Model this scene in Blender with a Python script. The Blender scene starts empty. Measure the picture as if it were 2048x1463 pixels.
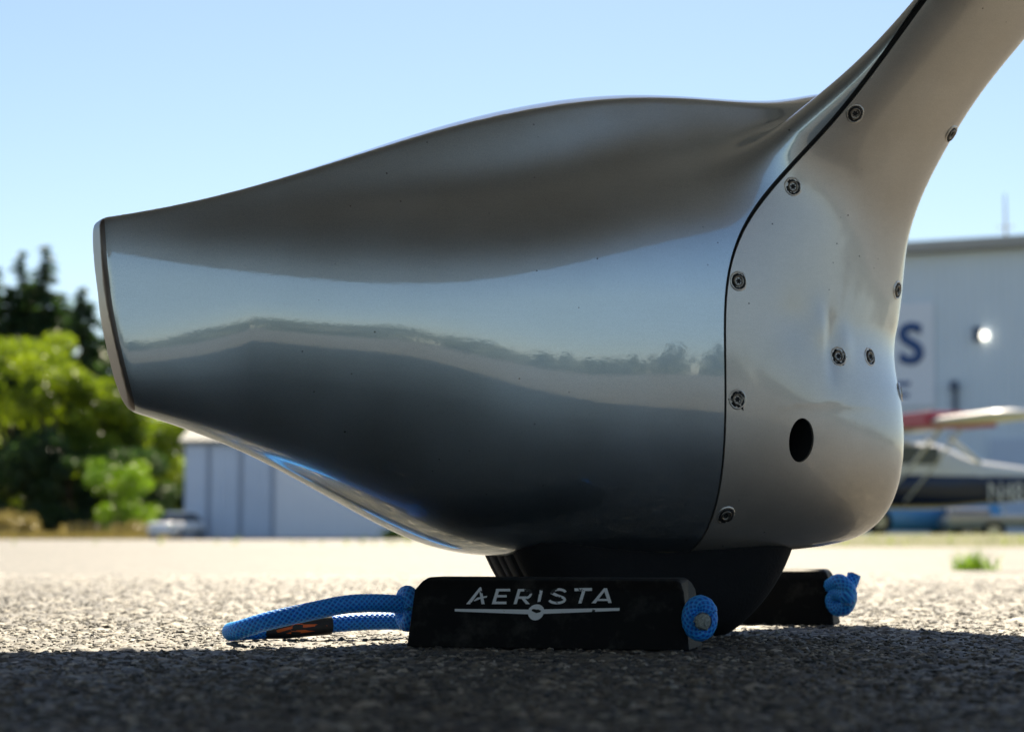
import bpy, bmesh, math, random
import numpy as np
from mathutils import Vector, Matrix

random.seed(7)
rng = np.random.default_rng(11)
scene = bpy.context.scene
COL = scene.collection
R = math.radians

# ------------------------------------------------------------------ camera
FPX = 3982.0                      # focal length in pixels of the 2048 wide frame
CAM = np.array((0.0, 0.0, 0.114))
PITCH = math.atan((1074 - 731.5) / FPX)
cd = bpy.data.cameras.new("camera")
cd.sensor_width = 36.0
cd.lens = 36.0 * FPX / 2048
cd.clip_start = 0.05
cd.clip_end = 6000
cd.dof.use_dof = True
cd.dof.focus_distance = 2.16
cd.dof.aperture_fstop = 6.6
cam = bpy.data.objects.new("camera", cd)
COL.objects.link(cam)
cam.location = CAM
cam.rotation_euler = (math.pi / 2 + PITCH, 0, 0)
scene.camera = cam

# ------------------------------------------------------------------ sky and sun
SUN_EL, SUN_AZ = 48.0, 4.0        # azimuth from +Y towards +X
w = bpy.data.worlds.new("World")
scene.world = w
w.use_nodes = True
nt = w.node_tree
bg = nt.nodes["Background"]
sky = nt.nodes.new("ShaderNodeTexSky")
sky.sky_type = 'NISHITA'
sky.sun_disc = False
sky.sun_elevation = R(SUN_EL)
sky.sun_rotation = R(SUN_AZ)
sky.air_density = 1.0
sky.dust_density = 0.35
sky.ozone_density = 2.0
nt.links.new(sky.outputs[0], bg.inputs[0])
bg.inputs[1].default_value = 0.059
sl = bpy.data.lights.new("sun", 'SUN')
sl.energy = 5.0
sl.angle = R(0.53)
sl.color = (1.0, 0.87, 0.66)
so = bpy.data.objects.new("sun", sl)
COL.objects.link(so)
sd = Vector((math.sin(R(SUN_AZ)) * math.cos(R(SUN_EL)), math.cos(R(SUN_AZ)) * math.cos(R(SUN_EL)), math.sin(R(SUN_EL))))
so.rotation_euler = sd.to_track_quat('Z', 'Y').to_euler()
so.location = (0, 20, 30)

scene.view_settings.view_transform = 'Standard'
scene.view_settings.look = 'None'
scene.view_settings.exposure = 1.2
scene.view_settings.gamma = 1.0
scene.view_settings.use_curve_mapping = False
scene.render.engine = 'CYCLES'
scene.cycles.max_bounces = 8
scene.cycles.use_denoising = True
scene.cycles.sample_clamp_indirect = 6

# ------------------------------------------------------------------ projection helpers (photo pixels <-> world)
FWD = np.array((0, math.cos(PITCH), math.sin(PITCH)))
UPV = np.array((0, -math.sin(PITCH), math.cos(PITCH)))
def project(P):
    d = np.asarray(P, float) - CAM
    z = d @ FWD
    return 1024 + FPX * d[..., 0] / z, 731.5 - FPX * (d @ UPV) / z
def pray(px, py):
    d = FWD + (px - 1024) / FPX * np.array((1.0, 0, 0)) + (731.5 - py) / FPX * UPV
    return d
def at_depth(px, py, Y):
    d = pray(px, py)
    return CAM + d * (Y / d[1])
def on_ground(px, py, z=0.0):
    d = pray(px, py)
    return CAM + d * ((z - CAM[2]) / d[2])

# ------------------------------------------------------------------ material helpers
def new_mat(name):
    m = bpy.data.materials.new(name)
    m.use_nodes = True
    return m, m.node_tree, m.node_tree.nodes["Principled BSDF"]
def simple(name, col, rough=0.5, metal=0.0, spec=0.5, var=0.0, scale=20, bump=0.0, bscale=60):
    m, t, b = new_mat(name)
    b.inputs["Base Color"].default_value = (*col, 1)
    b.inputs["Roughness"].default_value = rough
    b.inputs["Metallic"].default_value = metal
    b.inputs["Specular IOR Level"].default_value = spec
    tc = t.nodes.new("ShaderNodeTexCoord")
    if var:
        n = t.nodes.new("ShaderNodeTexNoise")
        n.inputs["Scale"].default_value = scale
        n.inputs["Detail"].default_value = 6
        t.links.new(tc.outputs["Object"], n.inputs["Vector"])
        mx = t.nodes.new("ShaderNodeMix"); mx.data_type = 'RGBA'
        mx.inputs[6].default_value = (*[c * (1 - var) for c in col], 1)
        mx.inputs[7].default_value = (*[min(1, c * (1 + var)) for c in col], 1)
        t.links.new(n.outputs["Fac"], mx.inputs[0])
        t.links.new(mx.outputs[2], b.inputs["Base Color"])
    if bump:
        n = t.nodes.new("ShaderNodeTexNoise")
        n.inputs["Scale"].default_value = bscale
        n.inputs["Detail"].default_value = 5
        t.links.new(tc.outputs["Object"], n.inputs["Vector"])
        bp = t.nodes.new("ShaderNodeBump")
        bp.inputs["Strength"].default_value = bump
        bp.inputs["Distance"].default_value = 0.02
        t.links.new(n.outputs["Fac"], bp.inputs["Height"])
        t.links.new(bp.outputs[0], b.inputs["Normal"])
    return m

def paint_material(name, c0, c1, r0, r1, coat, crough, metal, cior):
    m, t, b = new_mat(name)
    tc = t.nodes.new("ShaderNodeTexCoord")
    def noise(scale, detail, rough=0.5, vec=None):
        n = t.nodes.new("ShaderNodeTexNoise")
        n.inputs["Scale"].default_value = scale
        n.inputs["Detail"].default_value = detail
        n.inputs["Roughness"].default_value = rough
        t.links.new(vec if vec else tc.outputs["Object"], n.inputs["Vector"])
        return n
    def ramp(src, p0, c0, p1, c1):
        r = t.nodes.new("ShaderNodeValToRGB")
        r.color_ramp.elements[0].position = p0; r.color_ramp.elements[0].color = (*c0, 1)
        r.color_ramp.elements[1].position = p1; r.color_ramp.elements[1].color = (*c1, 1)
        t.links.new(src, r.inputs[0])
        return r
    def mul(a, bb, f=1.0):
        x = t.nodes.new("ShaderNodeMix"); x.data_type = 'RGBA'; x.blend_type = 'MULTIPLY'
        x.inputs[0].default_value = f
        t.links.new(a, x.inputs[6]); t.links.new(bb, x.inputs[7])
        return x.outputs[2]
    flake = noise(1400, 2)
    base = ramp(flake.outputs["Fac"], 0.3, c0, 0.7, c1)
    cloud = noise(9, 6)
    dirt = ramp(cloud.outputs["Fac"], 0.3, (0.86, 0.85, 0.83), 0.65, (1, 1, 1))
    # streaky wear drawn out along the airflow
    mp = t.nodes.new("ShaderNodeMapping")
    mp.inputs["Scale"].default_value = (6, 40, 90)
    t.links.new(tc.outputs["Object"], mp.inputs["Vector"])
    st = noise(3, 5, 0.6, mp.outputs[0])
    streak = ramp(st.outputs["Fac"], 0.3, (0.965, 0.965, 0.965), 0.65, (1, 1, 1))
    # small chips and squashed bugs
    vo = t.nodes.new("ShaderNodeTexVoronoi")
    vo.inputs["Scale"].default_value = 48
    vo.inputs["Randomness"].default_value = 1
    t.links.new(tc.outputs["Object"], vo.inputs["Vector"])
    sp = ramp(vo.outputs["Distance"], 0.035, (0.12, 0.11, 0.10), 0.06, (1, 1, 1))
    gate = noise(5, 2)
    g2 = ramp(gate.outputs["Fac"], 0.46, (1, 1, 1), 0.52, (0, 0, 0))
    mx = t.nodes.new("ShaderNodeMix"); mx.data_type = 'RGBA'; mx.blend_type = 'LIGHTEN'
    mx.inputs[0].default_value = 1.0
    t.links.new(sp.outputs[0], mx.inputs[6]); t.links.new(g2.outputs[0], mx.inputs[7])
    c = mul(base.outputs[0], dirt.outputs[0]); c = mul(c, streak.outputs[0]); c = mul(c, mx.outputs[2])
    t.links.new(c, b.inputs["Base Color"])
    b.inputs["Metallic"].default_value = metal
    rr = t.nodes.new("ShaderNodeMapRange")
    rr.inputs["To Min"].default_value = r0; rr.inputs["To Max"].default_value = r1
    t.links.new(cloud.outputs["Fac"], rr.inputs["Value"])
    t.links.new(rr.outputs[0], b.inputs["Roughness"])
    b.inputs["Coat Weight"].default_value = coat
    b.inputs["Coat Roughness"].default_value = crough
    b.inputs["Coat IOR"].default_value = cior
    # faint orange peel
    op = noise(260, 2)
    bp = t.nodes.new("ShaderNodeBump")
    bp.inputs["Strength"].default_value = 0.012
    bp.inputs["Distance"].default_value = 0.002
    t.links.new(op.outputs["Fac"], bp.inputs["Height"])
    t.links.new(bp.outputs[0], b.inputs["Normal"])
    t.links.new(bp.outputs[0], b.inputs["Coat Normal"])
    return m

M = {}
M["paint"] = paint_material("silver_paint_sky_tint", (0.38, 0.46, 0.53), (0.52, 0.61, 0.67), 0.28, 0.36, 1.0, 0.032, 0.98, 2.5)  # blue tint stands in for the flank's shade and mirrored sky
M["paint_front"] = paint_material("satin_silver_bounce_tint", (0.64, 0.605, 0.55), (0.80, 0.76, 0.70), 0.38, 0.48, 0.8, 0.07, 0.85, 1.8)  # warm pale tint stands in for bounce off the sunlit ground
M["seal"] = simple("black_seal_and_gap", (0.012, 0.012, 0.013), 0.7, var=0.3, scale=90)
M["inside"] = simple("dark_inside", (0.03, 0.032, 0.034), 0.8)
M["rubber"] = simple("tyre_rubber", (0.009, 0.009, 0.010), 0.75, spec=0.2, var=0.35, scale=40, bump=0.15, bscale=300)
M["chock"] = simple("chock_rubber", (0.0045, 0.005, 0.006), 0.6, spec=0.16, var=0.35, scale=60, bump=0.06, bscale=400)
m = M["chock"]; t = m.node_tree; b = t.nodes["Principled BSDF"]
tc = t.nodes.new("ShaderNodeTexCoord"); n = t.nodes.new("ShaderNodeTexNoise"); n.inputs["Scale"].default_value = 26; n.inputs["Detail"].default_value = 9; n.inputs["Roughness"].default_value = .7
t.links.new(tc.outputs["Object"], n.inputs["Vector"])
r = t.nodes.new("ShaderNodeValToRGB"); r.color_ramp.elements[0].position = .5; r.color_ramp.elements[0].color = (0.0045, 0.005, 0.006, 1)
r.color_ramp.elements[1].position = .78; r.color_ramp.elements[1].color = (0.05, 0.047, 0.042, 1)
t.links.new(n.outputs["Fac"], r.inputs[0]); t.links.new(r.outputs[0], b.inputs["Base Color"])
M["steel"] = simple("screw_steel", (0.30, 0.27, 0.23), 0.38, 1.0, var=0.4, scale=500)
M["white"] = simple("white_gloss_paint", (0.78, 0.77, 0.74), 0.35, var=0.05, scale=3)

# ------------------------------------------------------------------ object helpers
def link(o, parent=None):
    COL.objects.link(o)
    if parent is not None:
        o.parent = parent
    return o
def mesh_obj(name, verts, faces, mat, parent=None, smooth=True):
    me = bpy.data.meshes.new(name)
    me.from_pydata([tuple(map(float, v)) for v in verts], [], faces)
    me.update()
    if smooth:
        me.polygons.foreach_set("use_smooth", [True] * len(me.polygons))
    if mat: me.materials.append(mat)
    return link(bpy.data.objects.new(name, me), parent)
def np_mesh(name, V, F, mat, parent=None, smooth=True, normals=None):
    """fast mesh from numpy: F is (n,3) or (n,4)"""
    me = bpy.data.meshes.new(name)
    k = F.shape[1]
    me.vertices.add(len(V)); me.vertices.foreach_set("co", np.ascontiguousarray(V, np.float32).ravel())
    me.loops.add(F.size); me.loops.foreach_set("vertex_index", np.ascontiguousarray(F, np.int32).ravel())
    me.polygons.add(len(F)); me.polygons.foreach_set("loop_start", np.arange(0, F.size, k, dtype=np.int32))
    me.update(calc_edges=True)
    me.validate()
    me.polygons.foreach_set("use_smooth", np.full(len(me.polygons), bool(smooth)))
    if normals is not None and len(me.vertices) == len(V):
        me.normals_split_custom_set_from_vertices([tuple(map(float, n)) for n in normals])
    if mat: me.materials.append(mat)
    return link(bpy.data.objects.new(name, me), parent)
def bm_obj(name, bm, mat, parent=None, smooth=False):
    me = bpy.data.meshes.new(name)
    bmesh.ops.recalc_face_normals(bm, faces=bm.faces)
    bm.to_mesh(me); bm.free()
    if smooth: me.polygons.foreach_set("use_smooth", [True] * len(me.polygons))
    if mat: me.materials.append(mat)
    return link(bpy.data.objects.new(name, me), parent)
def empty(name, loc=(0, 0, 0), rz=0.0):
    o = bpy.data.objects.new(name, None)
    o.empty_display_size = 0.1
    o.location = loc; o.rotation_euler = (0, 0, rz)
    return link(o)
def tag(o, label=None, cat=None, group=None, kind=None):
    if label: o["label"] = label
    if cat: o["category"] = cat
    if group: o["group"] = group
    if kind: o["kind"] = kind
    return o
def box(bm, x0, x1, y0, y1, z0, z1, bev=0.0):
    r = bmesh.ops.create_cube(bm, size=1.0)
    vs = r["verts"]
    for v in vs:
        v.co = Vector(((x0 + x1) / 2 + v.co.x * (x1 - x0), (y0 + y1) / 2 + v.co.y * (y1 - y0), (z0 + z1) / 2 + v.co.z * (z1 - z0)))
    if bev:
        es = list({e for v in vs for e in v.link_edges})
        bmesh.ops.bevel(bm, geom=es, offset=bev, segments=2, affect='EDGES', profile=0.6)
def box_obj(name, b, mat, parent=None, bev=0.0):
    bm = bmesh.new(); box(bm, *b, bev=bev)
    return bm_obj(name, bm, mat, parent)
def sweep(path, rad, nseg=12, closed=False, caps=True, disp=None):
    """tube along a polyline; rad scalar or array; disp(u,v)->extra radius. returns V, F(list)"""
    P = np.asarray(path, float); n = len(P)
    T = np.gradient(P, axis=0); T /= np.linalg.norm(T, axis=1)[:, None]
    ref = np.array((0, 0, 1.0)) if abs(T[0][2]) < 0.9 else np.array((1.0, 0, 0))
    N = np.zeros_like(P); N[0] = np.cross(T[0], ref); N[0] /= np.linalg.norm(N[0])
    for i in range(1, n):
        v = N[i - 1] - T[i] * np.dot(N[i - 1], T[i]); N[i] = v / np.linalg.norm(v)
    B = np.cross(T, N)
    u = np.concatenate([[0], np.cumsum(np.linalg.norm(np.diff(P, axis=0), axis=1))])
    a = np.linspace(0, 2 * np.pi, nseg, endpoint=False)
    rr = np.broadcast_to(np.asarray(rad, float).reshape(-1, 1), (n, nseg)).copy()
    if disp is not None: rr += disp(u[:, None], a[None, :])
    V = P[:, None, :] + rr[..., None] * (np.cos(a)[None, :, None] * N[:, None, :] + np.sin(a)[None, :, None] * B[:, None, :])
    V = V.reshape(-1, 3)
    i, j = np.meshgrid(np.arange(n - 1), np.arange(nseg), indexing='ij')
    j2 = (j + 1) % nseg
    F = np.stack([i * nseg + j, (i + 1) * nseg + j, (i + 1) * nseg + j2, i * nseg + j2], -1).reshape(-1, 4)
    return V, F[:, ::-1], u
def spline(pts, step):
    """Catmull-Rom through points, resampled evenly"""
    P = np.asarray(pts, float)
    Q = np.vstack([2 * P[0] - P[1], P, 2 * P[-1] - P[-2]])
    out = []
    for i in range(1, len(Q) - 2):
        t = np.linspace(0, 1, 40, endpoint=False)[:, None]
        p0, p1, p2, p3 = Q[i - 1], Q[i], Q[i + 1], Q[i + 2]
        out.append(0.5 * ((2 * p1) + (-p0 + p2) * t + (2 * p0 - 5 * p1 + 4 * p2 - p3) * t ** 2 + (-p0 + 3 * p1 - 3 * p2 + p3) * t ** 3))
    out.append(P[-1:]); C = np.vstack(out)
    L = np.concatenate([[0], np.cumsum(np.linalg.norm(np.diff(C, axis=0), axis=1))])
    s = np.linspace(0, L[-1], max(3, int(L[-1] / step)))
    return np.stack([np.interp(s, L, C[:, k]) for k in range(3)], -1)
def text_obj(name, txt, size, mat, parent=None, extrude=0.0):
    cu = bpy.data.curves.new("txt", 'FONT'); cu.body = txt; cu.size = size; cu.extrude = extrude
    cu.align_x = 'CENTER'; cu.align_y = 'CENTER'
    o = bpy.data.objects.new("txt", cu); COL.objects.link(o)
    dg = bpy.context.evaluated_depsgraph_get()
    me = bpy.data.meshes.new_from_object(o.evaluated_get(dg))
    bpy.data.objects.remove(o); bpy.data.curves.remove(cu)
    me.materials.clear(); me.materials.append(mat); me.name = name
    return link(bpy.data.objects.new(name, me), parent)

# =================================================================== GROUND
def asphalt(name, attr):
    m, t, b = new_mat(name)
    tc = t.nodes.new("ShaderNodeTexCoord")
    n = t.nodes.new("ShaderNodeTexNoise"); n.inputs["Scale"].default_value = 2.2; n.inputs["Detail"].default_value = 7
    t.links.new(tc.outputs["Object"], n.inputs["Vector"])
    cr = t.nodes.new("ShaderNodeValToRGB")
    if attr:
        a = t.nodes.new("ShaderNodeAttribute"); a.attribute_name = "stone"
        src = a.outputs["Fac"]
    else:
        v = t.nodes.new("ShaderNodeTexVoronoi"); v.inputs["Scale"].default_value = 110
        t.links.new(tc.outputs["Object"], v.inputs["Vector"])
        sp = t.nodes.new("ShaderNodeSeparateColor"); t.links.new(v.outputs["Color"], sp.inputs[0])
        src = sp.outputs[0]
    e = cr.color_ramp.elements
    e[0].position = 0.0; e[0].color = (0.016, 0.017, 0.019, 1)
    e[1].position = 1.0; e[1].color = (0.44, 0.405, 0.34, 1)
    x = e.new(0.25); x.color = (0.048, 0.050, 0.053, 1)
    x = e.new(0.84); x.color = (0.16, 0.146, 0.118, 1)
    x = e.new(0.9); x.color = (0.31, 0.285, 0.24, 1)
    t.links.new(src, cr.inputs[0])
    mx = t.nodes.new("ShaderNodeMix"); mx.data_type = 'RGBA'; mx.blend_type = 'MULTIPLY'; mx.inputs[0].default_value = 0.5
    r2 = t.nodes.new("ShaderNodeValToRGB"); r2.color_ramp.elements[0].position = 0.35; r2.color_ramp.elements[1].position = 0.65
    r2.color_ramp.elements[0].color = (0.6, 0.58, 0.55, 1)
    t.links.new(n.outputs["Fac"], r2.inputs[0])
    t.links.new(cr.outputs[0], mx.inputs[6]); t.links.new(r2.outputs[0], mx.inputs[7])
    t.links.new(mx.outputs[2], b.inputs["Base Color"])
    b.inputs["Roughness"].default_value = 0.6
    b.inputs["Specular IOR Level"].default_value = 0.35
    n2 = t.nodes.new("ShaderNodeTexNoise"); n2.inputs["Scale"].default_value = 900 if attr else 70; n2.inputs["Detail"].default_value = 4
    t.links.new(tc.outputs["Object"], n2.inputs["Vector"])
    bp = t.nodes.new("ShaderNodeBump"); bp.inputs["Strength"].default_value = 0.35 if attr else 0.9
    bp.inputs["Distance"].default_value = 0.001 if attr else 0.01
    t.links.new(n2.outputs["Fac"], bp.inputs["Height"]); t.links.new(bp.outputs[0], b.inputs["Normal"])
    return m
M["asphalt_near"] = asphalt("asphalt_aggregate", True)
M["asphalt"] = asphalt("asphalt_far", False)

J0, J1 = np.array((-0.93, 3.63)), np.array((1.82, 7.1))      # the joint across the apron
JD = (J1 - J0) / np.linalg.norm(J1 - J0)
def stones(X, Y, cell, hmax, seed):
    g = np.random.default_rng(seed)
    ci, cj = np.floor(X / cell).astype(int), np.floor(Y / cell).astype(int)
    i0, j0 = ci.min() - 2, cj.min() - 2
    ni, nj = ci.max() - i0 + 3, cj.max() - j0 + 3
    jx = g.uniform(0.05, 0.95, (ni, nj)); jy = g.uniform(0.05, 0.95, (ni, nj))
    hh = g.uniform(0, 1, (ni, nj)) ** 1.3 * hmax; rad = g.uniform(0.55, 1.0, (ni, nj)) * cell
    tx = g.normal(0, 0.16, (ni, nj)); ty = g.normal(0, 0.16, (ni, nj)); idc = g.uniform(0, 1, (ni, nj))
    best = np.full(X.shape, -0.0022); bid = np.zeros(X.shape)
    for a in (-1, 0, 1):
        for b in (-1, 0, 1):
            I, Jn = ci - i0 + a, cj - j0 + b
            dx = X - (ci + a + jx[I, Jn]) * cell; dy = Y - (cj + b + jy[I, Jn]) * cell
            r = np.sqrt(dx * dx + dy * dy) / rad[I, Jn]
            h = hh[I, Jn] - 0.34 * cell * np.minimum(r, 1.3) ** 5 + tx[I, Jn] * dx + ty[I, Jn] * dy
            k = h > best
            best = np.where(k, h, best); bid = np.where(k, idc[I, Jn], bid)
    return best, bid
def ground_patch(name, x0, x1, y0, y1, step, cell, seed, z0=0.0):
    xs = np.arange(x0, x1 + step, step); ys = np.arange(y0, y1 + step, step)
    X, Y = np.meshgrid(xs, ys, indexing='ij')
    X = X + rng.uniform(-.3, .3, X.shape) * step; Y = Y + rng.uniform(-.3, .3, X.shape) * step
    h1, i1 = stones(X, Y, cell, 0.0026, seed)
    h2, i2 = stones(X, Y, cell * 2.1, 0.0026, seed + 1)
    h2 = h2 - 0.0012
    gap = np.maximum(h1, h2) <= -0.0021
    Z = np.maximum(h1, h2); I = np.where(h2 > h1, i2, i1)
    Z = np.clip(Z, -0.0035, 0.01) - 0.002
    d = np.abs((X - J0[0]) * JD[1] - (Y - J0[1]) * JD[0])
    Z = Z - 0.014 * np.exp(-(d / 0.022) ** 2)
    I = np.where((d < 0.026) | gap, 0.0, I)
    V = np.stack([X, Y, Z + z0], -1).reshape(-1, 3)
    n, mm = X.shape
    a, b = np.meshgrid(np.arange(n - 1), np.arange(mm - 1), indexing='ij')
    F = np.stack([a * mm + b, (a + 1) * mm + b, (a + 1) * mm + b + 1, a * mm + b + 1], -1).reshape(-1, 4)
    o = np_mesh(name, V, F, M["asphalt_near"])
    at = o.data.attributes.new("stone", 'FLOAT', 'POINT')
    at.data.foreach_set("value", I.ravel().astype(np.float32))
    tag(o, kind="structure")
    return o
ground_patch("asphalt_ground", -0.95, 1.0, 0.85, 2.55, 0.0045, 0.0095, 3)
ground_patch("asphalt_apron", -1.75, 2.1, 2.552, 6.2, 0.0075, 0.013, 9)
# loose and half bedded chippings of the worn surface, too many to count
def chippings():
    g = np.random.default_rng(21)
    bm = bmesh.new(); bmesh.ops.create_icosphere(bm, subdivisions=1, radius=1.0)
    U = np.array([v.co[:] for v in bm.verts]); Fi = np.array([[v.index for v in f.verts] for f in bm.faces]); bm.free()
    keep = []
    n = 190000
    y = 0.95 + (5.6 - 0.95) * g.random(n) ** 0.80
    x = (g.random(n) * 2 - 1) * (0.30 * y + 0.16)
    ok = g.random(n) < np.clip(1.1 - (y - 1) * .21, .05, 1)
    x, y = x[ok], y[ok]; n = len(x)
    d = np.abs((x - J0[0]) * JD[1] - (y - J0[1]) * JD[0]); x, y = x[d > .028], y[d > .028]; n = len(x)
    r = np.clip(np.exp(g.normal(math.log(.0027), .44, n)), .0013, .0085) * (1 + .12 * np.clip(y - 2.4, 0, 3))
    ax = g.uniform(0.75, 1.3, (n, 3)); ax[:, 2] *= .62
    V = U[None] * (1 + g.normal(0, .13, (n, len(U), 1))) * ax[:, None, :]
    a, b2 = g.uniform(0, 2 * np.pi, n), g.normal(0, .30, n)
    ca, sa, cb, sb = (q[:, None] for q in (np.cos(a), np.sin(a), np.cos(b2), np.sin(b2)))
    X, Y, Z = V[..., 0], V[..., 1], V[..., 2]
    Y, Z = Y * cb - Z * sb, Y * sb + Z * cb
    X, Y = X * ca - Y * sa, X * sa + Y * ca
    V = np.stack([X, Y, Z], -1) * r[:, None, None]
    top = V[..., 2].max(1)
    V += np.stack([x, y, g.uniform(-.0022, .0012, n) - top * .62], -1)[:, None, :]
    F = (Fi[None] + (np.arange(n) * len(U))[:, None, None]).reshape(-1, 3)
    o = np_mesh("asphalt_chippings", V.reshape(-1, 3), F, M["asphalt_near"], None, False)
    at = o.data.attributes.new("stone", 'FLOAT', 'POINT')
    at.data.foreach_set("value", np.repeat(g.uniform(.12, 1, n), len(U)).astype(np.float32))
    return tag(o, "small grey and tan stone chippings bedded in the tarmac", "gravel", kind="stuff")
chippings()
S = 3000.0
def sheet(name, x0, x1, y0, y1, z, mat):
    return tag(mesh_obj(name, [(x0, y0, z), (x1, y0, z), (x1, y1, z), (x0, y1, z)], [(0, 1, 2, 3)], mat), kind="structure")
sheet("ground", -S, S, -S, S, -0.0075, M["asphalt"])

# =================================================================== WHEEL FAIRING (implicit surface)
TH = R(25)
HX = np.array((math.cos(TH), math.sin(TH), 0)); TX = np.array((math.sin(TH), -math.cos(TH), 0))
W0 = np.array((0.157, 2.35, 0.0))
def L2W(s, t, z):
    s, t, z = np.broadcast_arrays(np.asarray(s, float), np.asarray(t, float), np.asarray(z, float))
    return W0 + s[..., None] * HX + t[..., None] * TX + z[..., None] * np.array((0, 0, 1.0))
def W2L(P):
    d = np.asarray(P) - W0
    return d @ HX, d @ TX, d[..., 2]
TOP = np.array([(150, 445), (200, 434), (300, 420), (400, 400), (540, 362), (700, 310), (860, 255), (1000, 218), (1130, 195), (1240, 188), (1350, 193), (1430, 201), (1500, 206), (1570, 204), (1615, 191), (1660, 173), (1700, 168), (1750, 200), (1800, 290), (1900, 480)], float)
BOT = np.array([(150, 790), (240, 812), (300, 832), (380, 856), (480, 896), (560, 934), (650, 986), (760, 1048), (830, 1085), (900, 1107), (960, 1113), (1200, 1114), (1400, 1112), (1590, 1099), (1700, 1090), (1900, 1080)], float)
EQU = np.array([(150, 560), (330, 578), (600, 612), (900, 618), (1200, 588), (1450, 595), (1800, 650)], float)
def solve_z(s, t, curve):
    lo, hi = -0.2, 1.5
    for _ in range(40):
        m = (lo + hi) / 2
        px, py = project(L2W(s, t, m))
        if py > np.interp(px, curve[:, 0], curve[:, 1]): lo = m
        else: hi = m
    return (lo + hi) / 2
ST = np.linspace(-0.75, 0.5, 51)
def smooth_tab(v):
    v = np.asarray(v); k = np.array([1, 4, 6, 4, 1]) / 16
    return np.convolve(np.pad(v, 2, mode='edge'), k, mode='valid')
A_TAB = np.interp(ST, [-.75, -.65, -.6, -.5, -.4, -.3, -.2, -.1, 0, .1, .5], [.016, .0185, .026, .045, .070, .097, .123, .143, .153, .155, .155])
for _ in range(6): A_TAB = smooth_tab(A_TAB)
ZT = smooth_tab([solve_z(s, 0.02, TOP) for s, a in zip(ST, A_TAB)])
ZB = smooth_tab([solve_z(s, 0.1 * a, BOT) for s, a in zip(ST, A_TAB)])
ZC = smooth_tab([solve_z(s, a, EQU) for s, a in zip(ST, A_TAB)])
for _ in range(2): ZT, ZB = smooth_tab(ZT), smooth_tab(ZB)
for _ in range(6): ZC = smooth_tab(ZC)
def cub(x, X, Y):
    """smooth (Catmull) lookup on an even table"""
    h = X[1] - X[0]
    f = np.clip((x - X[0]) / h, 0, len(X) - 1.001); i = f.astype(int); t = f - i
    g = lambda k: Y[np.clip(i + k, 0, len(X) - 1)]
    p0, p1, p2, p3 = g(-1), g(0), g(1), g(2)
    return 0.5 * (2 * p1 + (-p0 + p2) * t + (2 * p0 - 5 * p1 + 4 * p2 - p3) * t * t + (-p0 + 3 * p1 - 3 * p2 + p3) * t ** 3)
DIP_A = np.interp(ST, [-.75, -.6, -.45, -.25, -.05, .12, .3, .5], [0, .03, .11, .17, .175, .14, .13, .13])
NUP = np.interp(ST, [-.75, -.58, -.42, -.3, 0, .2, .5], [4.5, 3.0, 2.3, 2.0, 2.0, 2.3, 2.4])
S0, SN, NM = 0.0, 0.3155, 2.25
EXT = np.interp(ST, [-.75, -.62, -.45, -.2, .1, .5], [.012, .016, .045, .09, .11, .11])
_tz = np.linspace(.1, .7, 61); _ts = np.interp(_tz, [0.1, 0.2, 0.27, 0.36, 0.44, 0.7], [-.55, -.600, -.628, -.650, -.657, -.657])
for _ in range(12): _ts = smooth_tab(_ts)
for _ in range(5): DIP_A, NUP, EXT = smooth_tab(DIP_A), smooth_tab(NUP), smooth_tab(EXT)
TAILZ = lambda z: cub(z, _tz, _ts)
def f_body(s, t, z):
    a = cub(s, ST, A_TAB); zc = cub(s, ST, ZC); zt = cub(s, ST, ZT); zb = cub(s, ST, ZB)
    dz = z - zc
    up = dz > 0
    b = np.where(up, zt - zc + cub(s, ST, EXT), zc - zb)
    qx, qz = np.abs(t) / a, np.abs(dz) / b
    rho = np.sqrt(qx * qx + qz * qz) + 1e-9
    c, sn = qx / rho, qz / rho
    n = np.where(up, cub(s, ST, NUP), 2.05 + .95 * (lambda q: q * q * (3 - 2 * q))(np.clip((s + .36) / .26, 0, 1)) + 1.6 * np.clip((-s - .5) / .15, 0, 1))
    Rr = (c ** n + sn ** n) ** (-1 / n)
    ph = np.arctan2(qz, qx)
    Rr = Rr * (1 - np.where(up, cub(s, ST, DIP_A), 0) * np.exp(-((ph - R(40) + R(7) * np.exp(-((s + .2) / .17) ** 2)) / R(15)) ** 2) * np.clip(ph / R(20), 0, 1) ** 2 * (3 - 2 * np.clip(ph / R(20), 0, 1)))
    u = np.clip((s - S0) / (SN - S0), 0, None)
    nm = NM + np.where(up, .8, 6.5) * sn ** 2
    G = ((rho / Rr) ** nm + u ** nm) ** (1 / nm)
    dist = np.sqrt(t * t + dz * dz + (u * (SN - S0)) ** 2)
    f = (1 - 1 / (G + 1e-9)) * dist
    # crowned top surface meeting the flank in a crisp ridge
    tp_ = z - (zt - t * t / 0.46)
    k = 0.006
    h = np.clip(0.5 + 0.5 * (f - tp_) / k, 0, 1)
    f = tp_ * (1 - h) + f * h + k * h * (1 - h)
    tl = TAILZ(z) - s
    k = 0.010
    h = np.clip(0.5 + 0.5 * (f - tl) / k, 0, 1)
    return tl * (1 - h) + f * h + k * h * (1 - h)
LEGL = np.array([(-400, 2150), (0, 1832), (50, 1787), (100, 1742), (140, 1702), (180, 1650), (220, 1600), (300, 1500), (360, 1430), (420, 1385), (520, 1360), (900, 1340)], float)
LEGR = np.array([(-400, 2440), (0, 2112), (75, 2048), (190, 1951), (290, 1890), (400, 1832), (490, 1803), (560, 1793), (630, 1784), (700, 1762), (800, 1680), (900, 1600)], float)
LZ = np.linspace(0.30, 1.35, 43)
LT = np.interp(LZ, [.30, .40, .48, .56, .64, .72, .85, 1.35], [.050, .060, .085, .118, .165, .222, .32, .70])
LT = smooth_tab(LT)
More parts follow.
